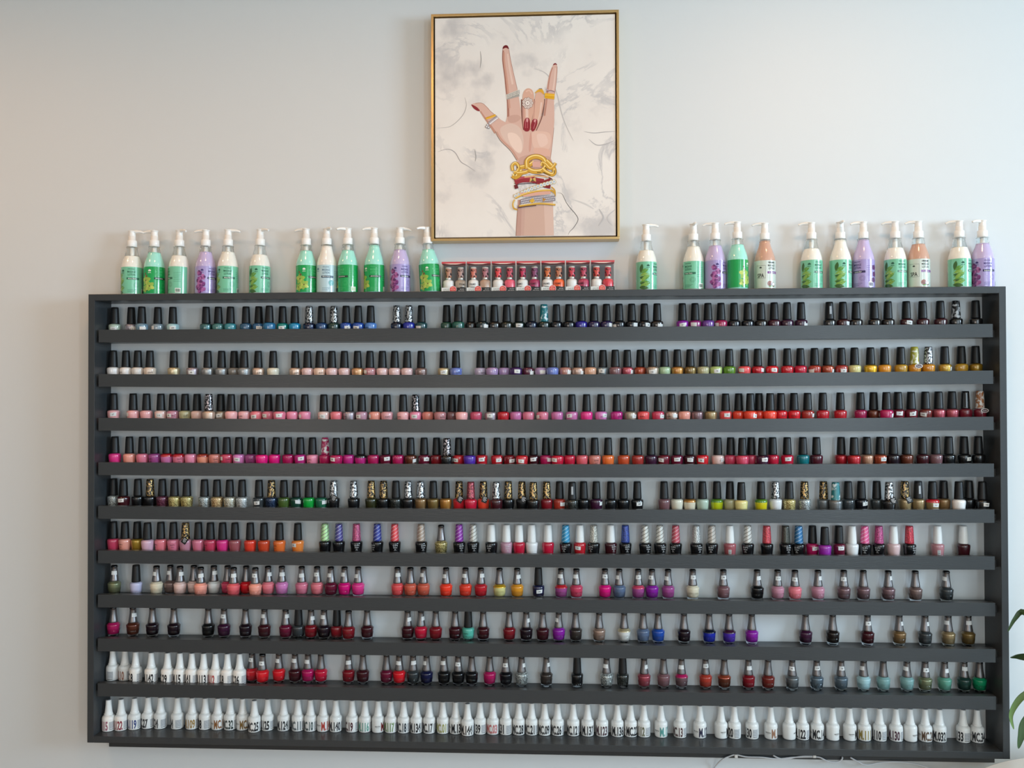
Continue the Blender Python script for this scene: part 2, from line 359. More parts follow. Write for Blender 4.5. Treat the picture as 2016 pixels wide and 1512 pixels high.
def number_tag(txt, prof, z, ang, w_, h_, tilt, name='number_tag'):
    mb = MB(); r = interp(prof, z)
    def patch(off):
        na = 6; v = []
        for j in range(3):
            for i in range(na+1):
                x = -w_/2+w_*i/na; zz = z-h_/2+h_*j/2+tilt*x; rr = interp(prof, zz)+off; a = math.radians(ang)+x/r
                v.append((rr*math.sin(a), -rr*math.cos(a), zz))
        return v, [(j*(na+1)+i, j*(na+1)+i+1, (j+1)*(na+1)+i+1, (j+1)*(na+1)+i) for j in range(2) for i in range(na)]
    v, f = patch(.00035); mb.add(v, f, 0, True)
    if txt:
        vv, ff = text_geo(txt, .012); k = len(txt); tw = w_*(.13*k+.05); th = h_*.38; out = []
        for x, y in vv:
            xx = x*tw; zz = z+y*th+tilt*xx; rr = interp(prof, zz)+.00055; a = math.radians(ang)+xx/r; out.append((rr*math.sin(a), -rr*math.cos(a), zz))
        mb.add(out, ff, 1)
    return mb.make(name, [TAGW, INK])
def print_label(txt, inkhex):
    """the wrap-round print of a white gel bottle"""
    ink = mat('ink_'+inkhex, inkhex, .4); mb = MB()
    if txt:
        wrap_text(mb, txt, NB, .0162, 0, .0080*len(txt)-.004*('.' in txt)-.0012, .0255, 0, bold=.035)
        wrap_text(mb, 'NIOFX', NB, .0180, -88, .0150, .0040, 1, bold=.008); wrap_rect(mb, NB, -104, -74, .0140, .0143, 1, nz=1)
        wrap_rect(mb, NB, 66, 118, .0075, .0270, 2, nz=3); wrap_rect(mb, NB, 68, 116, .0048, .0062, 1, nz=1)
    else:
        wrap_rect(mb, NB, -30, 30, .0075, .0270, 2, nz=3); wrap_rect(mb, NB, -28, 28, .0048, .0062, 1, nz=1)
    return mb.make('printed_label', [ink, INK, FINE])
def hang_tag():
    mb = MB().box((-.0075, -.0003, -.009), (.0075, .0003, .009), 0, .0001)
    for k, (a, b) in enumerate([(-.0055, .0045), (-.0055, .003), (-.005, .0055), (-.003, .003)]):
        z = .005-k*.0032; mb.add([(a, -.00045, z), (b, -.00045, z), (b, -.00045, z+.0012), (a, -.00045, z+.0012)], [(0, 1, 2, 3)], 1)
    mb.tube([(0, 0, .0085), (.002, .0005, .011), (.004, .0025, .0125)], .0003, 6, 0)
    return mb.make('hang_tag', [BLACKCAP, WINK])
def charm():
    mb = MB(); n = 24
    for s_, mi, y in ((1, 0, -.0006), (.78, 1, -.0009)):
        mb.add([(s_*.0105*math.cos(2*PI*k/n), y, s_*.0058*math.sin(2*PI*k/n)) for k in range(n)], [tuple(range(n))], mi)
    mb.add([(.0105*math.cos(2*PI*k/n), -.0006, .0058*math.sin(2*PI*k/n)) for k in range(n)]+[(.0105*math.cos(2*PI*k/n), .0002, .0058*math.sin(2*PI*k/n)) for k in range(n)], [(k, (k+1) % n, n+(k+1) % n, n+k) for k in range(n)]+[tuple(n+k for k in reversed(range(n)))], 0)
    v, f = text_geo('Color', .01); mb.add([(x*.012, -.0012, y*.004) for x, y in v], f, 0)
    mb.tube([(-.009, 0, .002), (-.006, .002, .006), (0, .003, .008)], .0003, 6, 0)
    return mb.make('oval_charm', [TAGW, mat('charm_plum', '4c2430', .4)])
ME['hang'] = hang_tag(); ME['charm'] = charm()
mb_ = MB(); wrap_rect(mb_, KC, -14, 14, .050, .072, 0, nz=4); ME['caplabel'] = mb_.make('cap_label', [FINE])
mb_ = MB(); wrap_rect(mb_, KB, -24, 4, .004, .020, 0, nz=3); 
for k in range(7): wrap_rect(mb_, KB, -21, 1, .0055+k*.002, .0062+k*.002+(.0005 if k % 3 == 0 else 0), 1, off=.0005, nz=1)
ME['barcode'] = mb_.make('barcode_sticker', [TAGW, INK])

ROWS = """@1
#180 4.582
212 pale_mint t177@.25
360 silver_lilac o t@.8
455 steel_blue o t@.6
600 blue_grey t@-.7
735 pale_aqua t189@.4
1035 dark_teal_silver
1145 teal_grey
1255 teal_blue
1395 dusky_blue
1510 denim_blue t110@.4
1605 deep_azure
1725 teal_green t90@.1
1835 bright_azure
#600 4.582
45 night_teal cS
155 dark_blue
260 dark_spruce cS
375 cobalt_blue t41@.5
480 cobalt_blue t190@-.2
595 cornflower_blue o
830 midnight cS
940 royal_blue cS
1052 dark_teal t@-.5
1280 dark_green
1385 forest_teal o
1500 black_brown
1605 black_teal t@.8
1715 black_brown
1825 black_olive
1935 black_green t204@0
#1020 4.582
120 midnight
235 black_green cT
350 black_shimmer
460 black_shimmer
570 indigo
680 dark_indigo
795 dark_indigo t@.8
910 black_shimmer t@-.9
1020 black_shimmer t@.7
1135 black_shimmer t34@.6
1250 black_brown t@.5
1485 bright_purple t97@-.1
1595 magenta_purple t@-.4
1710 violet
1830 berry t@-.9
1948 black_shimmer
#1440 3.733
120 black_shimmer
217 black_brown
315 dark_burgundy
408 dark_plum
512 dark_plum t@.7
720 black cB
820 dark_maroon t@.8
915 black_brown
1050 black_brown
1150 black_brown
1285 dark_maroon t166@.2
1405 dark_maroon
1535 dark_maroon
1650 black cW
1795 black
@2
#180 4.582
183 white
312 white o
420 pearl_white
527 pale_beige o
743 champagne
912 silver_mauve t40@.2
1050 silver_grey
1178 silver_grey
1285 smoke_grey b
1378 silver_grey
1505 champagne_pink o
1640 ivory
1842 champagne_pink o
1950 pale_pink
#600 4.582
132 pale_peach o
245 pale_pink
357 pale_pink
477 peach_gold
593 dusty_rose o t@-.8
703 pale_pink
808 pale_pink
920 pale_pink
1050 taupe_brown
1255 champagne t173@.1
1362 periwinkle o
1585 lilac_grey o
1690 lilac
1800 lilac
1905 dark_violet t12@.3
#1020 4.582
90 wine_plum t@.8
205 lilac t@.4
310 periwinkle
425 rose_brown t@.8
540 rose_taupe t@.9
650 peach_nude
768 steel_silver t89@-.3
875 mauve_brown
985 metallic_rose t@.9
1105 copper_red
1210 taupe_silver t140@-.2
1322 pale_green
1437 copper_gold
1550 olive_bronze
1670 pale_olive
1785 light_green t75@0
1905 leaf_green
#1440 3.733
95 coral_red t@-.7
193 red_shimmer t@.8
298 bright_red t34@.2
410 red
507 crimson
612 rust_red t@-.8
705 rust_copper t@.9
808 brick_red t26@.1
905 pale_yellow
1022 golden_yellow
1125 orange_yellow
1245 mustard
1345 amber_orange cY h
1447 amber_orange cS
1568 mustard_gold t@.9
1690 mustard
1795 dark_gold
@3
#180 4.582
187 light_pink t67@.4
377 light_pink t@-.8
497 light_pink
627 pale_blush t115@.1
740 mauve_pink t94@-.4 o
845 pale_olive o
952 pale_blush
1060 champagne_pink cH
1165 taupe_silver b t95@0
1263 light_pink
1377 light_pink o
1490 coral_pink t202@-.2
1595 rose_pink t97@-.5
1700 rose_pink t9@.2
1808 bubblegum_pink
1925 bubblegum_pink t@-.8
#600 4.582
172 pale_blush t73@0 o
285 coral_pink
402 silver_mauve o
515 mauve t40@-.5
633 salmon t@-.9
742 dusty_pink o
890 light_pink o
1000 bubblegum_pink cH t201@-.1
1110 dusty_salmon
1225 dusty_rose o
1325 mauve_brown b o
1415 light_pink
1545 deep_rose
1678 silver_mauve t71@-.1
1795 red
1903 orchid
#1020 4.582
90 rose_pink
220 rose_pink t@-.9 o
352 orchid
485 orchid t47@-.5
618 hot_pink
748 orchid_pink t19@.7 o
890 magenta o
1012 taupe_silver t2@.7
1130 coral_red o
1262 rose_red t4@.7
1385 rose_taupe t@.6 o
1502 salmon
1612 mauve_taupe
1737 gold_taupe
1872 coral_red t79@.1
1990 red_orange
#1440 3.733
55 red_orange t46@.7
165 orange_red
270 orange_red
362 bright_red o
460 bright_red o
560 brick_red t@.9
672 red
800 red
950 berry
1045 copper_brown t@.9
1135 raspberry t@.9
1225 maroon t37@-.1
1320 maroon t38@-.1
1430 red_brown t108@-.7
1525 metallic_rose
1620 metallic_rose
1715 maroon cL
1835 maroon cO h
@4
#180 4.582
212 hot_pink
343 salmon
463 rose_pink
575 orchid_plum o
683 orchid f=red
788 rose_pink f=red o
895 bubblegum_pink
1005 peach f=rust_red
1115 dusty_salmon o
1222 rose_red t@-.8 o
1330 orchid_pink t147@0
1437 orchid_plum o
1540 hot_magenta
1648 hot_magenta k
1777 raspberry
1885 magenta t44@.4
1995 bubblegum_pink o
#600 4.582
185 raspberry cP
288 raspberry t1@-.5
392 magenta
505 magenta f=black_brown
620 raspberry
732 wine t74@.4
842 raspberry
955 copper_brown t@.9
1078 wine t42@.6
1188 dark_red
1285 black cH o
1387 red t98@-.5
1487 bright_violet
1595 red t146@.1
1735 red t27@.4
1850 dark_red t40@.5
1960 red t9@-.1
#1020 4.582
140 dark_maroon t45@0
248 raspberry t@.7
355 crimson t10@-.6
463 crimson
577 coral
690 dusty_salmon o
812 orange_coral
953 burnt_orange
1080 brick_red
1200 dark_plum
1312 maroon t78@-.6
1437 wine t154@-.1
1545 dark_maroon t157@0 b
1658 bright_red t48@-.4
1805 pale_blush t@.8 o
1915 rose_red
#1440 3.733
10 rose_red
105 rose_red t@.9
205 dark_plum t158@.2
303 crimson
410 crimson t50@-.1
525 teal
625 burgundy
808 red_shimmer
900 red_shimmer
995 rose_gold
1095 copper_red t124@.3
1190 black_plum
1285 copper_brown
1405 dark_maroon
1502 mauve_brown
1597 black
1710 black t8@.5
1815 black
@5
#180 4.582
190 silver_glitter g b
290 dark_maroon t129@0
420 black
530 black cG
640 plum_glitter g
750 gold_glitter g
860 gold_glitter g
1020 silver_glitter g
1133 rose_gold_glitter g
1248 champagne_glitter g
1360 pale_silver_glitter g
1512 charcoal t28@-.1
1625 navy_glitter g cG
1738 olive_green
1847 dark_green t@.6
1962 bright_green
#600 4.582
150 spruce_green t@.8
262 black cS h
443 black cS
600 dark_olive cG
713 black cG
820 black_glitter g
938 black cS o
1048 bronze cS
1158 olive_bronze
1268 copper_gold
1393 red cG h
1498 crimson cR
1612 red_orange cG h
1730 dark_maroon cS
1835 black cG b
1960 black cG h
#1020 4.582
138 black cG
258 dark_red cG
375 rust_red t@.6
487 black_glitter g cB
592 black
705 dark_plum t@.9
837 black
952 black
1075 black t200@.3
1318 mauve_brown
1432 ivory
1547 cream f=copper_gold
1663 pale_mint
1797 yellow_green f=leaf_green
1910 pale_olive
2010 pale_yellow
#1440 3.733
217 bright_yellow f=leaf_green
325 white cS
425 gold_glitter g
537 silver_glitter g cG
680 dark_silver cG
763 dark_silver cT
858 charcoal
955 black_shimmer t8@.4
1070 charcoal
1157 black cS h
1275 gold_taupe cG h
1375 gold_taupe cB
1475 gold_taupe f=red t137@.2
1560 bronze b
1672 white
1745 black b
1830 black t180@.2
@6
#180 4.582
185 rose_red b
285 salmon o
410 mustard_gold b
508 pale_mauve
625 coral_pink o
740 rose_pink o
850 mauve_pink cG h
965 rose_pink
1075 rose_red o
1183 hot_pink
1295 rosewood
1433 orange_red
1557 brick_orange
1697 orange_coral o
1862 light_orange t45@-.5
#600 4.582
183 black e cs:b5dfa0
308 black e cs:4a4488
467 black e cg:d8608e o
655 black e cs:2c3a90 o
812 black e cs:e04a50 o
1050 black e cs:a89484 o
1230 gold_glitter g G
1393 black e cs:8a2a9a o
1520 black e cs:c9c7bf o
1683 black e cw o
1820 mauve e cw o
1935 crimson e cw
#1020 4.582
122 white e cw
270 crimson e cw
430 black e cs:2a8ab4 o
557 red e cw t36@-.4
683 black e cg:cfccc0 o
835 dark_maroon e cw o
968 black e cg:3a52a8 o
1145 black e cs:cfcdc4 o
1280 black e cs:d0cec6 o
1422 black e cs:b84a58 o
1607 black e cg:d0d0cc o
1748 black e cs:bdb4aa o
1910 rosewood e cw t@-.7
#1440 3.733
120 black e cs:cfccc4 o
260 black e cg:e04c58
400 black e cg:4a4a40 o
493 black e cs:2c6ea0 o
597 raspberry t60@.2
685 bright_purple
792 wine t214@.1
885 white e cw
980 black e cs:dc5a8c o
1085 black e cg:d05a94 o
1192 pale_pink e cw
1308 black e cg:d8384c o
1515 dusty_rose e cw t@-.4
1705 dark_maroon e cw
@7
#160 5.6
365 olive_silver t@.4
605 lavender K
830 cream t@-.5
985 taupe_brown b t@-.4
1090 pale_blush t@.8
1240 pale_blush b
1278 salmon t@.5
1465 pearl_white t@.7
1610 rose_red b
1645 coral t@.4
1818 bright_red b
1905 salmon t18@0
#480 5.04
240 coral_pink t@.8
378 orchid_pink t@.4
575 rose_pink t@.2
728 coral_pink t9@0
865 wine t@-.5
1000 hot_magenta t@-.5
1135 hot_pink t@-.6
1525 coral_red t@.4
1655 terracotta
1782 terracotta t@-.6
#860 5.04
92 bright_orange_red t@-.6
285 orange_red t@-.4
437 red t@.6
622 pale_yellow f=golden_yellow
797 orange_yellow t@.6
1008 navy K t186@.2
1233 orchid_plum f=red t@-.3
1385 rose_red t@-.3
1668 hot_magenta t50@0
1810 slate_blue t@-.8
#1240 4.582
75 orchid_plum t29@0 f=rose_red
200 bright_purple t8@-.5
345 orchid_plum t@-.7
567 cream t32@.1
843 mauve_brown t90@0
1148 black t@.5
1333 mauve_pink t113@0
1490 coral_pink t18@-.3
1697 mauve_pink t@.7
1930 mauve_taupe t37@-.3
#1656 5.6
245 mauve_taupe
520 mauve_taupe t@.8
818 taupe_brown
1160 charcoal t@-.9
@8
#160 5.6
355 raspberry
570 copper_brown t@.8
785 black_plum
1022 black_plum
1400 black
1575 dark_plum t31@0
1812 black_plum
#480 5.04
205 dark_maroon t@-.4
415 wine t@.8
545 charcoal K
665 dark_red t@.8
800 black_plum t@-.3
920 dark_red K
1040 dark_red
1225 dark_maroon
1625 dark_maroon t@.8
1758 crimson t@.9
1905 dark_red
#860 5.04
182 dark_maroon
312 mint_teal K o
460 dark_maroon
718 dark_red
887 black_plum t@.9
1050 dark_maroon
1210 bright_purple t@-.8
1378 dark_taupe
1610 tan_taupe
1858 pearl_white f=champagne
#1240 4.582
120 slate_blue
255 cobalt_blue
488 black_plum
715 royal_blue f=midnight
895 bright_violet f=dark_plum
1100 bright_purple
1585 dark_plum
1830 black_brown
#1656 5.6
290 dark_maroon t43@0
640 bronze t@.8
925 charcoal t@.8
1180 gold_taupe t@-.8
1400 olive_bronze t@-.1
@9
#160 5.6
345 white N n r0 p
475 white N nM.10 r-25 i:a07060
600 white N nC.8 r-30
735 white N nM.142 r-12
888 white N nC.29 r-25
1025 white N nM.15 r-15
1150 white N nM.41 r-35
1273 white N nM.113 r-15
1430 white N nM.12 r-30 i:b04040
1565 white N nC.8 r-45
1685 white N nC.26 r-28
1825 red t9@-.2
1955 bright_red t79@0
#460 5.04
450 bright_red t@-.4
610 dark_maroon t@-.2
738 raspberry t@-.2
867 crimson
1140 dark_red t@.2
1283 dark_maroon
1517 wine
1643 bright_red t@-.1
1780 charcoal t@.4
1915 navy t@-.7
#840 5.04
172 black t@-.3
313 black t14@0
447 black
625 raspberry
787 black_shimmer t30@-.2
942 silver_glitter g t@.9
1187 dark_taupe t@.9
1493 black K
1785 silver_glitter g t@-.4
1945 black_glitter g K
#1220 4.383
210 metallic_rose t@.8
378 mauve_brown
533 mauve_taupe f=raspberry t@-.2
740 rust_red t136@0
902 copper_brown f=copper_red
1110 dark_red t@.2
1280 red_brown
1488 dark_silver t40@-.3
1700 slate_silver t104@0
1910 slate_silver t58@0
#1656 5.6
248 pale_aqua t@-.8
465 grey_aqua
725 grey_aqua t@-.7
925 olive_silver t40@0
1140 aqua_green t@.5
1355 dark_spruce t@-.1
1525 emerald
@10
#160 5.6
268 white N nM.115 r-35 i:a06878
418 white N nM.122 r-18 i:8a3040
570 white N nM.119 r-15 i:3a4a80
715 white N nC.27 r-22
873 white N nC.24 r-40
1060 white N nC.04 r-60
1222 white N nM.109 r-8 i:a08048
1370 white N nC.08 r-55
1505 white N nMC.10 r45 i:8a5a30
1640 white N nMC.32 r-10 i:303a38
1780 white N nMC.20 r50 i:806030
1910 white N nMC.25 r0
#460 5.04
337 white N nM.125 r-25
497 white N nM.124 r0
642 white N nMC.11 r-15 i:3a4a50
763 white N nMC.10 r-18 i:405050
887 white N nM.147 r55 i:b04038
1013 white N nM.140 r0 i:303038
1178 white N nC.19 r-25 i:502830
1303 white N nM.116 r-8 i:6aa090
1437 white N nM.118 r95 i:702020
1563 white N nM.117 r-15 i:6a8a50
1685 white N nMC.18 r-22 i:303840
1812 white N nM.134 r-8
1940 white N nMC.17 r-18
#840 5.04
172 white N nMC.01 r-20 i:a0a060
292 white N nM.138 r22
408 white N nM.144 r-8
530 white N nM.139 r-50
655 white N nMC.03 r-15 i:c06a6a
782 white N nC.31 r-60
917 white N nMC.28 r-10
1043 white N nMC.21 r-30
1168 white N nMC.09 r-12
1295 white N nMC.26 r-22
1455 white N nMC.12 r-20
1597 white N nM.137 r0
1740 white N nM.123 r-10 i:4a3038
1893 white N nM.136 r0
#1220 4.383
97 white N nMC.22 r10
208 white N nM.112 r-55 i:6a6a50
357 white N nM.121 r40 i:5a9a94
520 white N nMC.13 r-40 i:503030
692 white N nM.128 r40 i:303048
875 white N nM.120 r100
990 white N nM.120 r-80
1142 white N nM.130 r-72
1305 white N nM.131 r50 i:9a7058
1462 white N nM.114 r140
1578 white N nM.122 r-45
1705 white N nMC.14 r0
1838 white N nM.126 r110
1985 white N nM.127 r88
#1656 5.6
255 white N nM.111 r-12 i:9a8848
425 white N nM.110 r-65
605 white N nM.130 r-45 i:503040
762 white N nMC.16 r112
927 white N nMC.24 r5 i:604a38
1085 white N nM.032 r-25
1345 white N nM.133 r-80
1500 white N nMC.34 r-10"""
ORD = 'first second third fourth fifth sixth seventh eighth ninth tenth eleventh twelfth thirteenth fourteenth fifteenth sixteenth seventeenth eighteenth nineteenth'.split()
TENS = {20: 'twent', 30: 'thirt', 40: 'fort', 50: 'fift', 60: 'sixt', 70: 'sevent'}
def ordinal(n): return ORD[n-1] if n < 20 else (TENS[n//10*10]+('ieth' if n % 10 == 0 else 'y-'+ORD[n % 10-1]))
ROWN = ['top shelf', 'second shelf', 'third shelf', 'fourth shelf', 'fifth shelf', 'sixth shelf', 'seventh shelf', 'eighth shelf', 'ninth shelf', 'lowest row']
CAPW = {'S': 'silver crackle cap', 'G': 'gold-flecked black cap', 'H': 'foil-streaked cap', 'R': 'red crackle cap', 'T': 'teal patterned cap', 'W': 'black-and-white cap', 'Y': 'yellow patterned cap',
        'O': 'copper patterned cap', 'P': 'pink-and-white cap', 'L': 'glossy black cap', 'B': 'black cap with label', 'w': 'white cap'}
HUE = {'b5dfa0': 'pale green', '4a4488': 'violet', 'd8608e': 'pink', '2c3a90': 'navy', 'e04a50': 'coral', 'a89484': 'tan', '8a2a9a': 'purple', 'c9c7bf': 'white', '2a8ab4': 'turquoise', 'cfccc0': 'silver', '3a52a8': 'cobalt',
       'cfcdc4': 'white', 'd0cec6': 'white', 'b84a58': 'red', 'd0d0cc': 'silver', 'bdb4aa': 'cream', 'cfccc4': 'white', 'e04c58': 'coral', '4a4a40': 'black', '2c6ea0': 'blue', 'dc5a8c': 'pink', 'd05a94': 'pink', 'd8384c': 'red'}
rows = {i: [] for i in range(1, 11)}
base, scl, row = 0, 1, 0
for line in ROWS.strip().split('\n'):
    if line[0] == '@': row = int(line[1:]); continue
    if line[0] == '#': base, scl = map(float, line[1:].split()); continue
    t = line.split(); e = dict(px=base+float(t[0])/scl, col=t[1], b=0, o=0, h=0, k=0, typ='G' if row in (7, 8, 9) else 'K', cap='', tag=None, f=None, e=0, n=None, rot=0, ink='202024', row=row)
    for q in t[2:]:
        if q in ('K', 'G', 'N'): e['typ'] = q
        elif q in ('b', 'o', 'h', 'k', 'e'): e[q] = 1
        elif q in ('g', 'p'): pass
        elif q.startswith('f='): e['f'] = q[2:]
        elif q.startswith('i:'): e['ink'] = q[2:]
        elif q[0] == 'c': e['cap'] = q[1:]
        elif q[0] == 't': a, b = (q[1:].split('@')+['0'])[:2]; e['tag'] = (a, float(b))
        elif q[0] == 'n': e['n'] = q[1:]
        elif q[0] == 'r': e['rot'] = float(q[1:])
    rows[row].append(e)
ROW10_Y = {268: .044, 418: .039, 570: .030, 408: .030}
TAGC = {}
for row, L in rows.items():
    L.sort(key=lambda e: e['px'])
    for i, e in enumerate(L):
        r = RAD[e['typ']]; e['r'] = r; e['ymax'] = -(r+.0012); e['ymin'] = -(.0625-r) if row < 10 else -.06
        e['y'] = e['ymax']-(0 if e['b'] else random.uniform(.0005, .004 if row < 10 else .001))
        if row == 7 and not e['b'] and e['px'] < 480: e['y'] -= .012
        if row == 10:
            for kx, yy in ((207.9, .044), (234.6, .038), (261.8, .029), (920.9, .031)):
                if abs(e['px']-kx) < 2: e['y'] = -yy
    for it in range(6):
        for e in L: e['x'] = x_at(e['px'], e['y'], surf(row, 0)+.02)+e.get('nx', 0)
        for a, c in zip(L, L[1:]):
            dx = c['x']-a['x']; need = a['r']+c['r']+.0004
            gap = math.sqrt(max(0, need*need-(c['y']-a['y'])**2))-dx
            if 0 < gap < .0022: a['nx'] = a.get('nx', 0)-gap/2; c['nx'] = c.get('nx', 0)+gap/2; a['x'] -= gap/2; c['x'] += gap/2; continue
            if dx*dx+(a['y']-c['y'])**2 >= need*need: continue
            dy = math.sqrt(max(0, need*need-dx*dx)); opts = []
            for m_, o_ in ((c, a), (a, c)):
                if m_['b']: continue
                for s_ in (-1, 1):
                    y = o_['y']+s_*dy
                    if m_['ymin'] <= y <= m_['ymax']: opts.append((abs(y-m_['y'])+(.004 if m_ is a else 0), id(m_), m_, y))
            if opts: o_ = min(opts)[2:]; o_[0]['y'] = o_[1]
            elif not c['b']:
                c['y'] = max(c['ymin'], min(c['ymax'], a['y']-dy)); d2 = math.sqrt(max(0, need*need-(c['y']-a['y'])**2)); c['nx'] = c.get('nx', 0)+max(0, d2-dx)+.0003
            else:
                a['y'] = max(a['ymin'], c['y']-dy); d2 = math.sqrt(max(0, need*need-(c['y']-a['y'])**2)); a['nx'] = a.get('nx', 0)-max(0, d2-dx)-.0003
    # last pass: push sideways whatever is left
    for it in range(8):
        for a, c in zip(L, L[1:]):
            dx = c['x']-a['x']; need = a['r']+c['r']+.0003; d2 = math.sqrt(max(0, need*need-(c['y']-a['y'])**2))
            if dx < d2: s_ = (d2-dx)/2; a['x'] -= s_; c['x'] += s_
        L[0]['x'] = max(L[0]['x'], -IX+L[0]['r']+.0005); L[-1]['x'] = min(L[-1]['x'], IX-L[-1]['r']-.0005)
def words_of(e): return e['col'].replace('_', ' ')
def describe(e, L, i):
    col = words_of(e); cap = e['cap']
    if e['typ'] == 'N':
        head = 'white gel bottle' + (f', printed {e["n"].split(".")[-1]}' if e['n'] and abs(e['rot']) < 60 else ', print turned away')
    elif e['typ'] == 'G': head = f'{col} lacquer, gunmetal cap'
    elif e['e']:
        cw = 'white cap' if cap == 'w' else HUE[cap[2:]]+(' striped cap' if cap[0] == 's' else ' cap'); head = f'{col} gel bottle, {cw}'
    else: head = f'{col} polish, '+(CAPW.get(cap, 'black cap'))
    if e['tag']: head += f', tag {e["tag"][0]}' if e['tag'][0] else ', white tag'
    nb = L[i-1] if i else L[i+1]; side = ' beside '+words_of(nb)
    tail = f', {ordinal(i+1)} from left, {ROWN[e["row"]-1]}'
    for s_ in (head+side+tail, head+tail):
        if len(s_.replace(',', ' ').replace('-', '').split()) <= 16: return s_
    return head.rsplit(',', 1)[0]+tail
KINDN = {'K': 'nail_polish_bottle', 'G': 'nail_lacquer_bottle', 'N': 'white_gel_bottle'}
def setm(o, ms):
    for i, m in enumerate(ms): o.material_slots[i].link = 'OBJECT'; o.material_slots[i].material = m
for row, L in rows.items():
    for i, e in enumerate(L):
        t = e['typ']; cap = e['cap']
        nm = 'gel_polish_bottle' if e['e'] else 'glitter_polish_bottle' if (t == 'K' and e['col'].endswith('glitter')) else 'patterned_cap_polish_bottle' if (t == 'K' and cap) else KINDN[t]
        z = surf(row, e['x'])+.0004; rz = math.radians(random.uniform(-6, 6))
        root = thing(nm, describe(e, L, i), 'gel polish' if t == 'N' or e['e'] else 'nail polish', (e['x'], e['y'], z), group={'gel_polish_bottle': 'gel bottles on the sixth shelf', 'glitter_polish_bottle': 'glitter polishes', 'patterned_cap_polish_bottle': 'polishes with patterned caps',
            'nail_polish_bottle': 'black capped nail polishes', 'nail_lacquer_bottle': 'gunmetal capped lacquers', 'white_gel_bottle': 'white gel bottles'}[nm])
        if t == 'K':
            low = row >= 7
            b = put('body', ME['K6_body' if low else 'K_body'], root)
            mm = mat('gel_black', '121214', .22, coat=.6) if (e['e'] and e['col'] == 'black') else lacquer(e['col'])
            setm(b, [mm, lacquer(e['f']) if e['f'] else mm])
            if low: put('glass_base', ME['K_glass'], root)
            c_ = put('cap', ME['K_cap'], root, (0, 0, 0), (0, 0, random.uniform(0, 6))); setm(c_, [capmat(cap) if cap and cap != 'B' else BLACKCAP])
            if e['k']: c_.rotation_euler = (0, math.radians(4), 0)
            if cap == 'B': put('cap_label', ME['caplabel'], root)
            if e['o']: put('brand_lettering', ME['gelopi' if e['e'] else 'opi'], root, (0, 0, 0), (0, 0, math.radians(random.choice((-35, -20, 15, 30)))))
            if e['h']:
                if cap in ('Y', 'O'): put('oval_charm', ME['charm'], root, (.004, -.0178, .031))
                else: put('hang_tag', ME['hang'], root, (.005, -.0182, .035), (0, math.radians(random.choice((20, -25, 35))), 0))
            if e['tag']:
                if e['e'] and not e['tag'][0]: put('barcode_sticker', ME['barcode'], root)
                else: put('number_tag', number_tag(e['tag'][0], KB, .0225+random.uniform(-.002, .003), math.degrees(math.asin(max(-1, min(1, e['tag'][1]*.95)))), .0165, .0100, random.uniform(-.12, .12)), root)
        elif t == 'G':
            b = put('body', ME['G_body'], root); mm = lacquer(e['col']); setm(b, [mm, lacquer(e['f']) if e['f'] else mm])
            put('glass_base', ME['G_glass'], root); put('cap', ME['G_cap'], root)
            if e['tag']: put('number_tag', number_tag(e['tag'][0], GC, .0600+random.uniform(-.003, .003), math.degrees(math.asin(max(-1, min(1, e['tag'][1])))), .0150, .0105, random.uniform(-.08, .08)), root)
        else:
            put('body', ME['N_body'], root); put('cap', ME['N_cap'], root)
            put('printed_label', print_label(e['n'], e['ink']), root, (0, 0, 0), (0, 0, math.radians(e['rot'])))

# ---------------------------------------------------------------- lotion bottles on top of the rack
LB = [(.0265, 0), (.0278, .0010), (.0285, .0030), (.0287, .080), (.0284, .086), (.0272, .092), (.0252, .099), (.0215, .109), (.0180, .119), (.0158, .128), (.0148, .136)]
LN = LB + [(.0158, .1365), (.0160, .1385), (.0148, .1390), (.0140, .1400)]
def lotion_mesh(fill):
    p = [(r-.0008, max(z, .0004)) for r, z in LB if z < fill]; p.append((interp(LB, fill)-.0008, fill)); return MB().lathe(p, 36).make('lotion', [PAINT])
FILL = {h: lotion_mesh(h) for h in (.112, .122, .1355)}
NECK = {}
def neck_mesh(fill):
    a = [(interp(LB, fill)+.0002, fill-.004)]+[(r, z) for r, z in LN if z > fill]; b = [(r-.0011, z) for r, z in reversed(a)]
    mb = MB(); mb.lathe(a+b, 36, cap0=False, cap1=False); return mb.make('clear_neck', [CLEARP])
for h in FILL: NECK[h] = neck_mesh(h)
shell = MB().lathe([(r+.0001, z) for r, z in LB[1:6]], 36, cap0=False, cap1=False)
COLLAR = MB().lathe([(.0126, .1390), (.0130, .1395), (.0129, .1560), (.0124, .1575), (.0098, .1585), (.0096, .1700), (.0088, .1705)], 26).make('pump_collar', [WHITEP])
hd = MB().lathe([(.0092, .1700), (.0093, .1710), (.0088, .1790), (.0096, .1830), (.0110, .1843), (.0106, .1850), (.003, .1853)], 26)
hd.tube([(0, 0, .1825), (.012, 0, .1832), (.024, 0, .1826), (.032, 0, .1800), (.0335, 0, .1790)], [.0052, .0046, .0036, .0028, .0026], 12)
HEAD = hd.make('pump_head', [WHITEP])
TUBEM = MB().lathe([(.0062, .100), (.0062, .138)], 14).make('dip_tube', [WHITEP])
def leafpoly(x, z, L_, w_, a, n=7):
    up = [(t*L_, w_*math.sin(PI*t)**.8) for t in [i/n for i in range(n+1)]]; pts = up+[(p[0], -p[1]) for p in reversed(up[1:-1])]
    ca, sa = math.cos(a), math.sin(a); return [(x+p[0]*ca-p[1]*sa, z+p[0]*sa+p[1]*ca) for p in pts]
def circ(x, z, r, n=14, sx=1): return [(x+sx*r*math.cos(2*PI*k/n), z+r*math.sin(2*PI*k/n)) for k in range(n)]
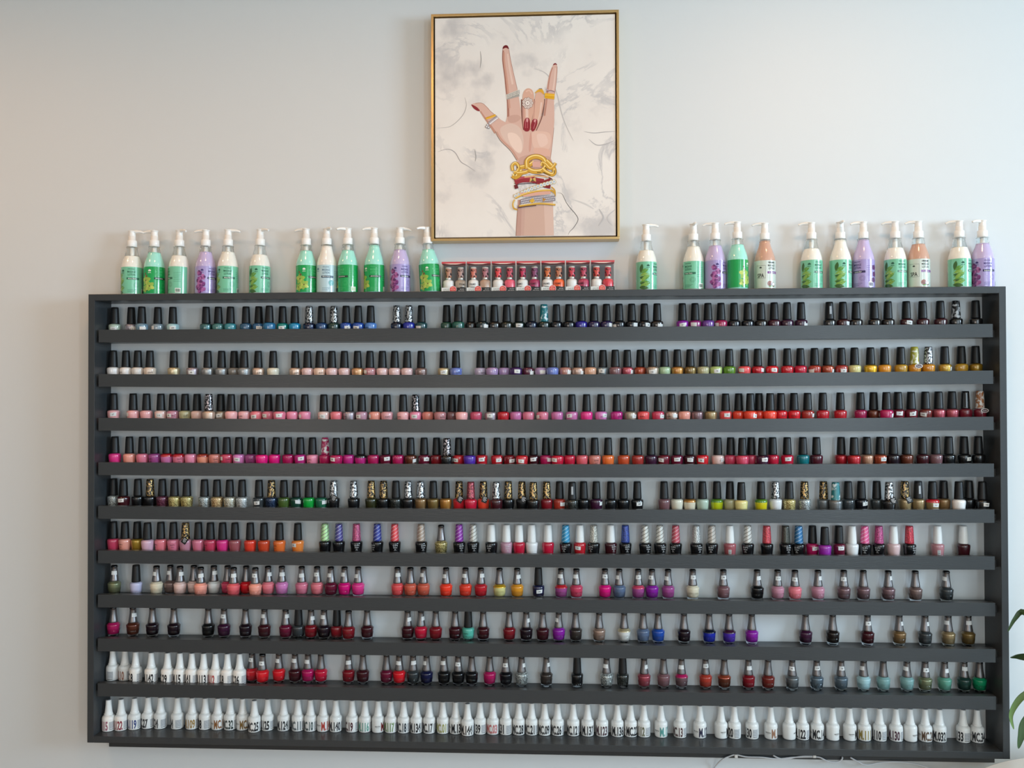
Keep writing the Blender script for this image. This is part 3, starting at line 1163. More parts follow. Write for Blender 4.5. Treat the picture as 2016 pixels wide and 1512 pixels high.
def ringtext(mb, prof, ang, z, r, mi):
    for k in range(14):
        a = 2*PI*k/14; wrap_poly(mb, circ(r*math.cos(a), z+r*math.sin(a), .0007, 6), prof, mi, .0006, ang)
        wrap_poly(mb, circ(.6*r*math.cos(a), z+.6*r*math.sin(a), .0005, 6), prof, mi, .0006, ang)
def lotus(mb, ang, z, s_, mi):
    for k in range(-3, 4): wrap_poly(mb, leafpoly(0, z, s_*(1-.07*abs(k)), s_*.15, PI/2-k*.42), LB, mi, .0006, ang)
def label_mesh(kind):
    cols = {'A': ('78c6a4', '1c5a44', '2a6e54'), 'B': ('14a052', 'c8e8b8', '0b3c24'), 'C': ('a79ad0', '3a2a70', '2a2054'), 'D': ('b8d4dc', '5c7c94', '22405c'), 'E': ('ccd8d0', '343a3c', '7a2a8c')}[kind]
    ms = [mat('label_'+kind, cols[0], .25, coat=.8), mat('print_'+kind, cols[1], .5), mat('band_'+kind, cols[2], .4, coat=.6)]
    mb = MB(); span = 150; wrap_rect(mb, LB, -span, span, .0045, .0795, 0, na=44, nz=4)
    def M(n, h):
        m = mat(n, h, .4, coat=.5)
        if m not in ms: ms.append(m)
        return ms.index(m)
    wht = M('label_white_print', 'e8eee8')
    tx = 1 if kind != 'B' else M('jasmine_print', '4cc27c')
    if kind == 'A':
        g1, g2, g3 = M('aloe_leaf', '5f9a3c'), M('aloe_leaf_dark', '35642e'), M('aloe_leaf_light', '84b04c')
        for i, (x, z, L_, w_, a, g) in enumerate([(-.011, .046, .024, .0034, .55, g1), (-.012, .040, .025, .0040, .15, g3), (-.011, .030, .024, .0036, .35, g1), (-.012, .022, .025, .0042, -.05, g1), (-.010, .013, .022, .0034, .25, g3), (-.009, .050, .020, .0030, 1.35, g2),
                (-.013, .010, .022, .0030, -.12, g2), (-.012, .036, .012, .0016, .1, g2), (-.010, .020, .012, .0014, .2, g2), (-.006, .026, .016, .0026, .8, g3)]):
            wrap_poly(mb, leafpoly(x-.003, z, L_*1.2, w_*1.7, a), LB, g, .0004+.00005*i, -45)
    elif kind == 'B':
        y1, y2, bb, gd = M('jasmine_petal', '93b84a'), M('jasmine_petal_light', 'b8cc5c'), M('bud_brown', '6a5c2c'), M('leaf_deep', '0a5c2a')
        for i, (fx, fz, s_) in enumerate([(-.004, .041, .0160), (.008, .025, .0145), (-.008, .018, .0120)]):
            for k in range(5): wrap_poly(mb, leafpoly(fx, fz, s_, s_*.36, PI/2+k*2*PI/5+i*.4), LB, (y1, y2)[k % 2], .0004+.0001*i, -42)
            wrap_poly(mb, circ(fx, fz, s_*.14), LB, bb, .0008, -42)
        wrap_poly(mb, circ(-.006, .060, .0028), LB, bb, .0005, -42); wrap_poly(mb, circ(-.002, .053, .0034), LB, bb, .0005, -42)
        wrap_poly(mb, leafpoly(-.010, .010, .014, .003, .4), LB, gd, .0004, -42)
    elif kind == 'C':
        p1, p2, p3 = M('orchid_petal', '8a3f8c'), M('orchid_petal_deep', '5e2464'), M('orchid_petal_pink', 'b067a4')
        rr = random.Random(3)
        for i, (fx, fz, s_) in enumerate([(-.003, .060, .0080), (.006, .049, .0085), (-.004, .040, .0095), (.004, .030, .0100), (-.006, .022, .0095), (.006, .016, .0090), (-.002, .009, .0060)]):
            for k in range(5):
                a = rr.random()+k*2*PI/5; wrap_poly(mb, circ(fx+s_*.5*math.cos(a), fz+s_*.5*math.sin(a), s_*.52, 12), LB, (p1, p2, p3)[(k+i) % 3], .0004+.00008*i, -40)
            wrap_poly(mb, circ(fx, fz, s_*.2), LB, p3, .0011, -40)
        for fx, fz in ((.0, .058), (.002, .040), (-.002, .024)):
            for k in range(5): wrap_poly(mb, circ(fx+.004*math.cos(k*1.256), fz+.004*math.sin(k*1.256), .0036, 10), LB, p2, .0005, 118)
    elif kind == 'D':
        br = M('almond_brown', '8a6238'); lb = M('label_aqua_print', '7cc4c8')
        wrap_poly(mb, circ(-.004, .046, .007), LB, br, .0004, -75); wrap_poly(mb, circ(.010, .030, .008), LB, lb, .0004, 35)
    else:
        br, wt, pk = M('coconut_brown', '6a4438'), M('coconut_white', 'eeeae4'), M('coconut_husk', '9c6c64')
        wrap_poly(mb, circ(-.002, .0165, .0072), LB, pk, .0004, 15); wrap_poly(mb, circ(.009, .0140, .0062), LB, br, .0005, 15); wrap_poly(mb, circ(.010, .0150, .0044), LB, wt, .0006, 15)
        wrap_poly(mb, leafpoly(-.006, .0085, .014, .0016, .1), LB, M('aloe_leaf', '5f9a3c'), .0006, 15)
    ta = 24 if kind != 'E' else 22
    if kind != 'E':
        lotus(mb, -26 if kind != 'C' else -30, .0665, .0060, 1 if kind != 'B' else wht); wrap_text(mb, 'SPA', LB, .0625, -26 if kind != 'C' else -30, .0090, .0028, 1 if kind != 'B' else wht, .0006)
        wrap_text(mb, 'ORGANIC', LB, .0735, ta, .0190, .0036, tx, .0006, .0)
    else:
        lotus(mb, -38, .0585, .0048, 1); wrap_text(mb, 'SPA', LB, .0385, -38, .0180, .0110, 1, .0006, .02)
        for a0, a1, z0, z1 in ((-62, -12, .0655, .0660), (-62, -12, .0310, .0315), (-12.8, -12, .031, .066)): wrap_rect(mb, LB, a0, a1, z0, z1, 1, .0005, na=8, nz=1)
        wrap_text(mb, 'ORGANIC', LB, .0735, ta, .0210, .0048, 1, .0006, .045)
    wrap_text(mb, 'MASSAGE', LB, .0655, ta, .0210, .0058, tx, .0006, .012); wrap_text(mb, 'LOTION', LB, .0575, ta, .0190, .0058, tx, .0006, .012)
    wrap_rect(mb, LB, -2, 66, .0435, .0495, 2, .0005, na=9, nz=1)
    wrap_text(mb, {'A': 'Aloe Vera', 'B': 'Jasmine', 'C': 'Lavender', 'D': 'Milk & Honey', 'E': 'Coconut'}[kind], LB, .0465, 27, .0215, .0036, wht, .0009)
    if kind in 'ABCD': ringtext(mb, LB, 50, .0290, .0068, tx)
    for k in range(3): wrap_rect(mb, LB, 2, 50-8*k, .0150-k*.0030, .0156-k*.0030, tx, .0005, na=6, nz=1)
    for k in range(6): wrap_rect(mb, LB, 72, 112, .062-k*.005, .0625-k*.005, tx, .0005, na=6, nz=1)
    wrap_rect(mb, LB, 82, 112, .0060, .0190, wht, .0005, na=5, nz=1)
    for k in range(8): wrap_rect(mb, LB, 85+k*3.1, 86.2+k*3.1+(k % 3)*.5, .0080, .0170, 1, .0008, na=1, nz=1)
    return mb.make('label', ms)
LAB = {k: label_mesh(k) for k in 'ABCDE'}
LOT = {'A': 'ecebe2', 'B': 'a2e6d6', 'C': 'c2b4dc', 'D': 'eeebe4', 'E': 'cba08c'}
LNAME = {'A': ('white', 'mint green aloe label'), 'B': ('mint', 'vivid green flowered label'), 'C': ('lavender', 'purple orchid label'), 'D': ('white', 'pale blue label'), 'E': ('tan', 'white coconut label')}
# px, kind, turn of the label, turn of the pump (0 = spout to the viewer's right), fill, lean, what singles it out
LOTION = [(260.0, 'A', 0, 0, .112, 0, 'at the left end of the row'), (304.0, 'B', 26, 178, .122, 0, 'second from the left end'), (352, 'A', -78, -35, .112, .6, 'turned to its back, third from left'),
    (404.5, 'C', 34, 180, .122, .4, 'fourth from the left end'), (448, 'A', -4, 3, .122, .6, 'against the purple one, fifth from left'), (511, 'A', 26, -28, .112, .6, 'alone, sixth from left'),
    (603, 'B', 30, 176, .122, 0, 'seventh, touching the pale blue one'), (643.5, 'D', -14, -55, .1355, 0, 'the only one of its kind'), (685, 'B', -52, -145, .122, 0, 'barcode to the front, ninth from left'),
    (737, 'B', -14, -165, .1355, 0, 'filled to the neck, tenth from left'), (787.5, 'C', 14, 28, .122, 0, 'eleventh from left, before the picture'), (847.5, 'B', 22, -140, .122, -3.0, 'leaning below the picture corner'),
    (1272.5, 'A', 30, 2, .112, 0, 'alone, first past the boxed sets'), (1365.5, 'A', -64, -88, .122, 0, 'turned to its back beside the purple one'), (1407, 'C', 30, 172, .122, 0, 'between a white and a mint bottle'),
    (1448.5, 'B', 76, 176, .122, 0, 'label half turned away, next to purple'), (1505.8, 'E', 2, 174, .1355, 0, 'alone, spout pointing left'), (1597.8, 'A', -2, 172, .112, 0, 'alone to the left of another aloe one'),
    (1654.7, 'A', 26, -92, .1355, 0, 'leaves to the front, touching a purple one'), (1700, 'C', -76, 176, .1355, 0, 'turned to its back'), (1762.6, 'A', -8, 166, .112, 0, 'touching the tan coconut one'),
    (1808.4, 'E', -8, 170, .122, 0, 'behind its aloe neighbour, short of the end'), (1889, 'A', 18, 164, .112, 0, 'last aloe one before the right end'), (1934.7, 'C', -24, -160, .122, 0, 'at the right end of the row')]
prev = None
for px, k, rot, pr, fill, lean, txt in LOTION:
    y = -.0330; x = x_at(px, y, Z0+HH+.05)
    if prev is not None and (x-prev[0])**2+(y-prev[1])**2 < .0582**2:
        dx = x-prev[0]; y = max(-.0585, prev[1]-math.sqrt(.0582**2-dx*dx)) if prev[1] > -.045 else min(-.0305, prev[1]+math.sqrt(.0582**2-dx*dx)); x = x_at(px, y, Z0+HH+.05)
        if (x-prev[0])**2+(y-prev[1])**2 < .0582**2: x = prev[0]+math.sqrt(.0582**2-(y-prev[1])**2)
    prev = (x, y)
    root = thing('lotion_bottle', f'{LNAME[k][0]} pump lotion, {LNAME[k][1]}, {txt}', 'lotion', (x, y, Z0+HH+.0002), (0, math.radians(lean), 0), 'pump lotion bottles on top of the rack')
    o = put('lotion', FILL[fill], root); setm(o, [mat('lotion_'+k, LOT[k], .12, coat=1.0)])
    put('clear_neck', NECK[fill], root); put('pump_collar', COLLAR, root); put('pump_head', HEAD, root, (0, 0, 0), (0, 0, math.radians(pr)))
    if fill < .13: put('dip_tube', TUBEM, root)
    put('label', LAB[k], root, (0, 0, 0), (0, 0, math.radians(rot)))

# ---------------------------------------------------------------- boxed pairs on top
PB = [(.0135, 0), (.0147, .001), (.0152, .004), (.0154, .026), (.0150, .030), (.0135, .0335), (.0100, .0355), (.0082, .0360)]
PN = [(.0078, .0360), (.0084, .0364), (.0084, .0420), (.0080, .0424)]
PC = [(.0082, .0424), (.0088, .0428), (.0090, .050), (.0086, .0660), (.0084, .0670)]
PT = [(.0085, .0670), (.0086, .0675), (.0085, .0705), (.0078, .0712)]
SILV = mat('silver_band', 'd4d4d2', .22, metal=.7)
PBM = MB().lathe(PB, 26).make('pair_body', [PAINT]); PNM = MB().lathe(PN, 22).make('neck_band', [SILV]); PTM = MB().lathe(PT, 22).make('cap_top', [mat('cream_cap_top', 'e4dcd0', .3, coat=.4)])
PCM = MB().lathe(PC, 22).make('pair_cap', [PAINT])
def pyr(ink, name):
    mb = MB(); wrap_text(mb, 'PYRAMID', PB, .0225, 0, .0185, .0048, 0); wrap_rect(mb, PB, -24, 24, .0120, .0150, 0, na=6, nz=1); return mb.make(name, [ink])
PYR = pyr(INK, 'brand_lettering')
def pcap(h):
    m = mat('pair_cap_'+h, h, .3, coat=.6); 
    if len(m.node_tree.nodes) > 2: return m
    tc = nd(m, 'ShaderNodeTexCoord'); n = nd(m, 'ShaderNodeTexNoise'); n.inputs['Scale'].default_value = 110; lk(m, tc.outputs['Object'], n.inputs['Vector'])
    r = ramp(m, n.outputs[0], [(.57, h), (.60, '2c1c20')]); lk(m, r.outputs[0], bsdf(m).inputs['Base Color']); return m
BOXES = [(868.5, 'b8846c', 'b08c84', 'b0a090', 'taupe', -90, 25), (918, 'c87464', 'b87880', 'c4a490', 'beige', -5, -90), (967, 'dc4448', 'cc4c60', 'ee6078', 'pink', 90, -90), (1015.7, 'b02c50', '8a4470', 'a82c5c', 'plum', -35, -20),
         (1064.9, 'cc6a38', 'c07858', 'f46430', 'orange', -10, -12), (1113.2, 'c83a4c', 'b8425c', 'b83c60', 'rose', 90, -30), (1162.4, 'd04a40', 'c43440', 'd83c4c', 'red', 90, 90)]
BX1 = [918, 967, 1015.7, 1064.9, 1113.2, 1162.4, 1211]
REDF = mat('red_box_top', 'c4444c', .35, coat=.5); CARD = mat('backing_card', '8a8c8c', .6); LW = mat('label_white', 'dfe4e2', .4, coat=.5); LK = mat('label_black', '16191a', .35, coat=.5); RC = mat('sticker_red', 'd83a44', .35, coat=.5)
FILM = mat('box_film', 'ffffff', .02, trans=1, ior=1.02); bsdf(FILM).inputs['Alpha'].default_value = .25
EDGE = mat('box_edge', 'd8dcdc', .2, coat=.5)
YB0, YB1 = -.058, -.018
for (p0, c1, c2, lac, nm, r1, r2), p1 in zip(BOXES, BX1):
    x0 = x_at(p0+.5, YB0, Z0+HH+.04); x1 = x_at(p1-.5, YB0, Z0+HH+.04); w_ = x1-x0; hx = w_/2; H = .0845
    root = thing('boxed_polish_set', f'clear box with red top holding a white and a {nm} bottle', 'boxed nail polish set', ((x0+x1)/2, (YB0+YB1)/2, Z0+HH+.0002), group='boxed sets under the picture')
    yy = (YB1-YB0)/2
    mb = MB(); e_ = .0006
    for a, b in (((-hx, -yy, 0), (-hx+.0003, yy, H)), ((hx-.0003, -yy, 0), (hx, yy, H)), ((-hx, -yy, .001), (hx, -yy+.0003, H-.005))): mb.box(a, b)
    put('clear_window', mb.make('clear_window', [FILM]), root)
    mb = MB()
    for sx in (-1, 1): mb.box((sx*hx-e_*(sx > 0), -yy-.0002, 0), (sx*hx+e_*(sx < 0), -yy+e_, H))
    put('box_edge', mb.make('box_edge', [EDGE]), root)
    mb = MB().box((-hx+.0004, -yy, H-.0052), (hx-.0004, yy, H), 0, .0003)
    mb.add([(-hx*.8, -yy-.0002, H-.0050), (hx*.75, -yy-.0002, H-.0050), (hx*.3, -yy-.0002, H-.0072), (-hx*.3, -yy-.0002, H-.0072)], [(3, 2, 1, 0)], 1)
    put('red_top', mb.make('red_top', [REDF, mat('top_tab', 'f0e0d4', .4)]), root)
    put('backing_card', MB().box((-hx+.0005, yy-.0010, .0005), (hx-.0005, yy-.0002, H-.0055)).make('backing_card', [CARD]), root)
    mb = MB().box((-hx+.0006, -yy-.0006, .0003), (0, -yy-.0002, .0130)).box((0, -yy-.0006, .0003), (hx-.0006, -yy-.0002, .0130), 1)
    for t_, cx, cz, tw, th, mi in (('SOAK OFF', -hx*.60, .0085, .0165, .0022, 2), ('GEL POLISH', -hx*.60, .0042, .0170, .0020, 2), ('AIR DRY', hx*.68, .0085, .0130, .0022, 3), ('NAIL POLISH', hx*.62, .0042, .0170, .0020, 3)):
        v, f = text_geo(t_, .01); mb.add([(cx+x*tw, -yy-.0008, cz+y*th) for x, y in v], f, mi)
    put('front_label', mb.make('front_label', [LW, LK, INK, WINK]), root)
    mb = MB(); n = 26; R_ = .0098
    for R2, y2, mi in ((R_, -yy-.0010, 1), (R_*.9, -yy-.0012, 0)):
        mb.add([(R2*math.cos(2*PI*k/n)-.002, y2, max(.0004, .0080+R2*math.sin(2*PI*k/n))) for k in range(n)], [tuple(range(n))], mi)
    for t_, cz, tw in (('BEST', .0125, .0090), ('SELLER', .0080, .0130), ('COLOR', .0038, .0100)):
        v, f = text_geo(t_, .02); mb.add([(-.002+x*tw, -yy-.0014, cz+y*.0026) for x, y in v], f, 2)
    put('round_sticker', mb.make('round_sticker', [RC, LW, mat('sticker_print', 'f2c8a8', .5)]), root)
    for s_, lc, cc, rr in ((-1, 'white', c1, r1), (1, lac, c2, r2)):
        lbl = f'white bottle inside the boxed set with the {nm} one' if s_ < 0 else f'{nm} polish bottle inside its clear boxed set'
        b0 = thing('boxed_polish_bottle', lbl, 'nail polish', ((x0+x1)/2+s_*(hx-.0172), (YB0+YB1)/2+.0015, Z0+HH+.0006), group='bottles inside the boxed sets')
        o = put('body', PBM, b0); setm(o, [WGEL if s_ < 0 else mat('pair_lacquer_'+lac, lac, .3, coat=1)])
        put('neck_band', PNM, b0); o = put('cap', PCM, b0); setm(o, [pcap(cc)]); put('cap_top', PTM, b0); put('brand_lettering', PYR, b0, (0, 0, 0), (0, 0, math.radians(rr)))

# ---------------------------------------------------------------- the picture
PX0, PX1, PZ0, PZ1, PY = -.2880, .2325, Z0+.7645, Z0+1.3975, -.045
pic = thing('framed_picture', 'gold framed canvas of a ringed hand on white marble, above the boxed sets', 'picture', ((PX0+PX1)/2, 0, PZ0), group=None)
ox = (PX0+PX1)/2; FW = .0068
mb = MB()
X0, X1, H = PX0-ox, PX1-ox, PZ1-PZ0
for a, b in (((X0, PY, 0), (X1, -.002, FW)), ((X0, PY, H-FW), (X1, -.002, H)), ((X0, PY, FW), (X0+FW, -.002, H-FW)), ((X1-FW, PY, FW), (X1, -.002, H-FW))): mb.box(a, b, 0, .0007)
mb.box((X0+FW, -.006, FW), (X1-FW, -.003, H-FW), 1)
put('frame', mb.make('frame', [GOLD, mat('frame_shadow_gap', '1c1510', .7)]), pic)
def marble():
    m = mat('marble_print', 'e6e2dd', .45, spec=.3); tc = nd(m, 'ShaderNodeTexCoord')
    n1 = nd(m, 'ShaderNodeTexNoise'); n1.inputs['Scale'].default_value = 3.2; n1.inputs['Detail'].default_value = 8; n1.inputs['Roughness'].default_value = .62; n1.inputs['Distortion'].default_value = 1.1
    lk(m, tc.outputs['Object'], n1.inputs['Vector'])
    s1 = nd(m, 'ShaderNodeMath', operation='SUBTRACT'); s1.inputs[1].default_value = .5; lk(m, n1.outputs[0], s1.inputs[0])
    a1 = nd(m, 'ShaderNodeMath', operation='ABSOLUTE'); lk(m, s1.outputs[0], a1.inputs[0]); r1 = ramp(m, a1.outputs[0], [(0, '000000'), (.022, 'ffffff')])
    n2 = nd(m, 'ShaderNodeTexNoise'); n2.inputs['Scale'].default_value = 4.5; n2.inputs['Detail'].default_value = 6; mp = nd(m, 'ShaderNodeMapping'); mp.inputs['Location'].default_value = (3.1, 1.7, .4)
    lk(m, tc.outputs['Object'], mp.inputs[0]); lk(m, mp.outputs[0], n2.inputs['Vector']); r2 = ramp(m, n2.outputs[0], [(.42, 'ffffff'), (.56, '000000')])
    mx = nd(m, 'ShaderNodeMath', operation='MAXIMUM'); lk(m, r1.outputs[0], mx.inputs[0]); lk(m, r2.outputs[0], mx.inputs[1])
    n3 = nd(m, 'ShaderNodeTexNoise'); n3.inputs['Scale'].default_value = 7; n3.inputs['Detail'].default_value = 7; lk(m, tc.outputs['Object'], n3.inputs['Vector'])
    r3 = ramp(m, n3.outputs[0], [(.40, 'e8e4df'), (.57, 'e4dfda'), (.68, 'c6c3c2')])
    mixc = nd(m, 'ShaderNodeMix', data_type='RGBA'); mixc.inputs[6].default_value = lin('c6c4c4'); lk(m, mx.outputs[0], mixc.inputs[0]); lk(m, r3.outputs[0], mixc.inputs[7])
    lk(m, mixc.outputs[2], bsdf(m).inputs['Base Color']); return m
CX0, CX1, CZ0, CZ1, CY = X0+FW+.0036, X1-FW-.0036, FW+.0036, H-FW-.0036, PY+.004
canvas = put('canvas', MB().box((CX0, CY, CZ0), (CX1, -.007, CZ1), 0, .0008).make('canvas', [marble()]), pic)
# the printed hand, laid out in the pixels of a 1270x1512 view of the picture
def PP(u, v):
    return (CX0+(u-(105+.0*v))/(1190-105)*(CX1-CX0), CZ0+(1396-v)/(1396-100)*(CZ1-CZ0))
art = MB(); AM = []; layer = [0]
def am(h):
    m = mat('print_ink_'+h, h, .5, spec=.3)
    if m not in AM: AM.append(m)
    return AM.index(m)
def lay(): layer[0] += 1; return CY-.0002-layer[0]*.000012
def poly(pts, h):
    y = lay(); v = [(PP(*p)[0], y, PP(*p)[1]) for p in pts]
    # the outline is cut into triangles so that bent shapes stay clean
    from mathutils.geometry import tessellate_polygon
    tr = tessellate_polygon([[Vector((a[0], a[2], 0)) for a in v]]); out = []
    for t in tr:
        a, b, c = [v[i] for i in t]; cr = (b[0]-a[0])*(c[2]-a[2])-(b[2]-a[2])*(c[0]-a[0]); out.append(t if cr > 0 else t[::-1])
    art.add(v, out, am(h))
def smooth(pts, n=5, closed=True):
    m = len(pts); out = []
    for i in range(m if closed else m-1):
        p0, p1, p2, p3 = [pts[(i+k) % m] if closed else pts[max(0, min(m-1, i+k))] for k in (-1, 0, 1, 2)]
        for j in range(n):
            t = j/n; out.append(tuple(.5*((2*p1[d])+(-p0[d]+p2[d])*t+(2*p0[d]-5*p1[d]+4*p2[d]-p3[d])*t*t+(-p0[d]+3*p1[d]-3*p2[d]+p3[d])*t**3) for d in (0, 1)))
    if not closed: out.append(pts[-1])
    return out
def blob(pts, h, n=5): poly(smooth(pts, n), h)
def stroke(pts, w_, h, n=5, taper=False):
    c = smooth(pts, n, False); y = lay(); v = []; m = len(c)
    for i, p in enumerate(c):
        a = c[max(0, i-1)]; b = c[min(m-1, i+1)]; dx, dy = b[0]-a[0], b[1]-a[1]; L_ = math.hypot(dx, dy) or 1
        ww = (w_[0]+(w_[1]-w_[0])*i/(m-1) if hasattr(w_, '__len__') else w_)/2*(math.sin(PI*(i+.3)/(m-.4))**.6 if taper else 1)
        for s_ in (-1, 1): q = PP(p[0]-s_*dy/L_*ww, p[1]+s_*dx/L_*ww); v.append((q[0], y, q[1]))
    f = []
    for i in range(m-1):
        q = (2*i, 2*i+1, 2*i+3, 2*i+2); a, b, c_ = v[q[0]], v[q[1]], v[q[2]]
        f.append(q if (b[0]-a[0])*(c_[2]-a[2])-(b[2]-a[2])*(c_[0]-a[0]) > 0 else q[::-1])
    art.add(v, f, am(h))
def shade(cols, h0, h1, k=5):
    return [''.join('%02x' % int(int(h0[i:i+2], 16)+(int(h1[i:i+2], 16)-int(h0[i:i+2], 16))*t/(k-1)) for i in (0, 2, 4)) for t in range(k)]
SK, SD, SL, SO = 'd6b1a3', 'b98474', 'e2c5b8', '8a5a50'
# marble veins that the print shows
for pts, w_, h in (([(838, 1142), (870, 1150), (895, 1200), (925, 1240), (945, 1262), (965, 1300), (940, 1345), (915, 1370), (905, 1390)], 4, '6c6a6a'), ([(120, 890), (180, 875), (225, 895), (260, 950), (300, 975), (350, 1010)], 5, 'a8a5a6'),
        ([(700, 410), (760, 430), (800, 470), (840, 560), (870, 680), (900, 760), (940, 840)], 7, 'c2bfbe'), ([(1000, 785), (1060, 795), (1130, 790), (1190, 788)], 4, 'a5a2a2'), ([(1030, 830), (1075, 865), (1130, 862), (1185, 840)], 6, 'b4b1b1'),
        ([(380, 300), (385, 350), (378, 400)], 5, '9c9a98'), ([(285, 570), (295, 620), (270, 680), (200, 740), (115, 750)], 4, 'b4b0ae'), ([(345, 880), (352, 920), (348, 950)], 6, 'a4a3a3'), ([(925, 1180), (1010, 1210), (1060, 1240)], 9, 'cfccca'), ([(1090, 1240), (1115, 1290), (1085, 1340)], 9, 'b9b7b8'), ([(1185, 1245), (1140, 1290), (1170, 1340)], 8, 'c4c2c2')):
    stroke(pts, w_, h, 6, True)
# index finger
idx = [(516, 292), (528, 270), (545, 274), (553, 295), (566, 370), (584, 450), (606, 540), (622, 640), (640, 745), (540, 745), (548, 640), (540, 560), (528, 450), (516, 360)]
blob(idx, SK); stroke([(519, 300), (518, 360), (529, 440), (537, 520), (546, 600), (548, 690)], (10, 14), 'b58070'); stroke([(525, 310), (526, 370), (537, 450), (546, 530), (556, 640)], (8, 12), 'cb9b88')
stroke([(516, 292), (516, 360), (528, 450), (540, 560), (547, 640), (546, 700)], 2.5, SO); stroke([(553, 295), (566, 370), (584, 450), (603, 530)], 2.5, 'a87868'); stroke([(545, 320), (556, 400), (575, 500)], (8, 12), SL)
blob([(515, 290), (520, 275), (533, 268), (546, 273), (553, 292), (535, 284)], '6e1f26')
# little finger
blob([(819, 392), (830, 384), (841, 390), (843, 420), (838, 480), (830, 540), (824, 600), (820, 720), (760, 730), (768, 620), (778, 540), (790, 470), (805, 420)], SK)
stroke([(815, 405), (800, 450), (788, 520), (778, 600), (765, 690)], (6, 12), 'bb8878'); stroke([(843, 400), (842, 440), (836, 500), (828, 560)], 2.5, 'a87868'); stroke([(832, 410), (828, 470), (818, 540)], (6, 10), SL)
blob([(818, 393), (824, 383), (835, 381), (843, 392), (832, 389)], '7a262c')
# thumb
blob([(325, 617), (350, 606), (385, 608), (420, 630), (450, 665), (480, 685), (500, 705), (540, 740), (500, 820), (460, 770), (425, 715), (395, 680), (375, 652), (350, 640)], SK)
stroke([(380, 655), (410, 700), (440, 740), (470, 785)], (8, 14), 'c08e7c'); stroke([(350, 607), (395, 610), (440, 655), (480, 688)], 2.5, 'a87868'); blob([(325, 615), (345, 622), (365, 636), (377, 653), (360, 652), (338, 636)], '8a2c34')
# palm, wrist and arm
blob([(470, 770), (500, 725), (530, 722), (545, 695), (600, 690), (640, 690), (700, 690), (760, 690), (820, 690), (822, 760), (815, 830), (808, 900), (800, 960), (795, 1010), (610, 1010), (600, 950), (560, 890), (500, 830)], SK)
blob([(500, 760), (560, 730), (620, 760), (640, 840), (620, 910), (570, 870), (520, 820)], 'dabfb2'); blob([(545, 790), (590, 790), (625, 830), (630, 890), (600, 900), (560, 850)], 'ead0c2')
blob([(690, 790), (750, 780), (800, 800), (795, 880), (740, 900), (700, 870)], 'e0bcac'); blob([(720, 800), (770, 800), (785, 850), (740, 870)], 'e6c6b8')
stroke([(470, 775), (500, 830), (560, 890), (600, 950)], 3, '7a6a66'); stroke([(478, 778), (510, 828), (568, 885), (606, 945)], (8, 10), 'c89a88'); stroke([(683, 785), (682, 830), (676, 900)], (10, 20), 'cf9f90', 5, True); stroke([(822, 760), (815, 830), (806, 900), (798, 960)], 2.5, 'b08474')
blob([(610, 940), (680, 915), (740, 920), (800, 935), (795, 1000), (640, 1010)], 'c9a294'); blob([(700, 880), (770, 880), (800, 900), (790, 925), (720, 920)], 'dcb09e')
blob([(548, 690), (600, 680), (625, 700), (590, 725), (552, 722)], 'c9a294')
poly([(605, 1180), (815, 1180), (820, 1392), (593, 1392)], 'ccab9c'); poly([(605, 1180), (628, 1180), (622, 1392), (593, 1392)], 'bd978b'); poly([(628, 1180), (650, 1180), (640, 1392), (622, 1392)], 'c6a396'); poly([(760, 1180), (815, 1180), (820, 1392), (768, 1392)], 'd6b9ac')
stroke([(605, 1215), (598, 1300), (593, 1392)], 3, '9a6c60', 4)
# folded fingers
stroke([(630, 590), (632, 700), (640, 770)], (10, 6), '7c5248'); stroke([(702, 590), (694, 680), (682, 770)], (12, 5), '6e463e'); stroke([(766, 590), (752, 690), (716, 775)], (8, 5), '7c5248')
blob([(634, 590), (640, 550), (655, 530), (675, 526), (695, 540), (704, 575), (700, 640), (692, 700), (680, 770), (644, 770), (635, 700)], 'd6aa96'); stroke([(640, 600), (640, 680), (648, 750)], 10, 'c8978a'); stroke([(660, 640), (662, 700)], 16, SL); stroke([(655, 545), (675, 538), (692, 560)], 8, 'e2bba8')
blob([(708, 590), (715, 555), (735, 545), (755, 555), (764, 590), (758, 640), (745, 690), (722, 750), (706, 775), (692, 760), (694, 700), (700, 640)], 'd8ae9a'); stroke([(748, 610), (738, 680), (722, 730)], (10, 5), SL); stroke([(708, 600), (703, 670), (698, 730)], 6, 'c59383')
blob([(642, 770), (641, 730), (650, 705), (662, 699), (675, 706), (680, 735), (677, 770), (660, 780)], '8c2832'); blob([(686, 772), (684, 740), (695, 712), (710, 706), (723, 714), (722, 738), (710, 768), (696, 780)], '8c2832')
for x in (653, 665): stroke([(x, 715), (x-2, 760)], 4, 'b86068')
stroke([(700, 765), (712, 725)], 4, 'c07078'); blob([(656, 706), (662, 702), (668, 708), (666, 724), (658, 722)], 'd8989a'); blob([(703, 712), (711, 708), (716, 714), (710, 726), (703, 724)], 'd8989a')
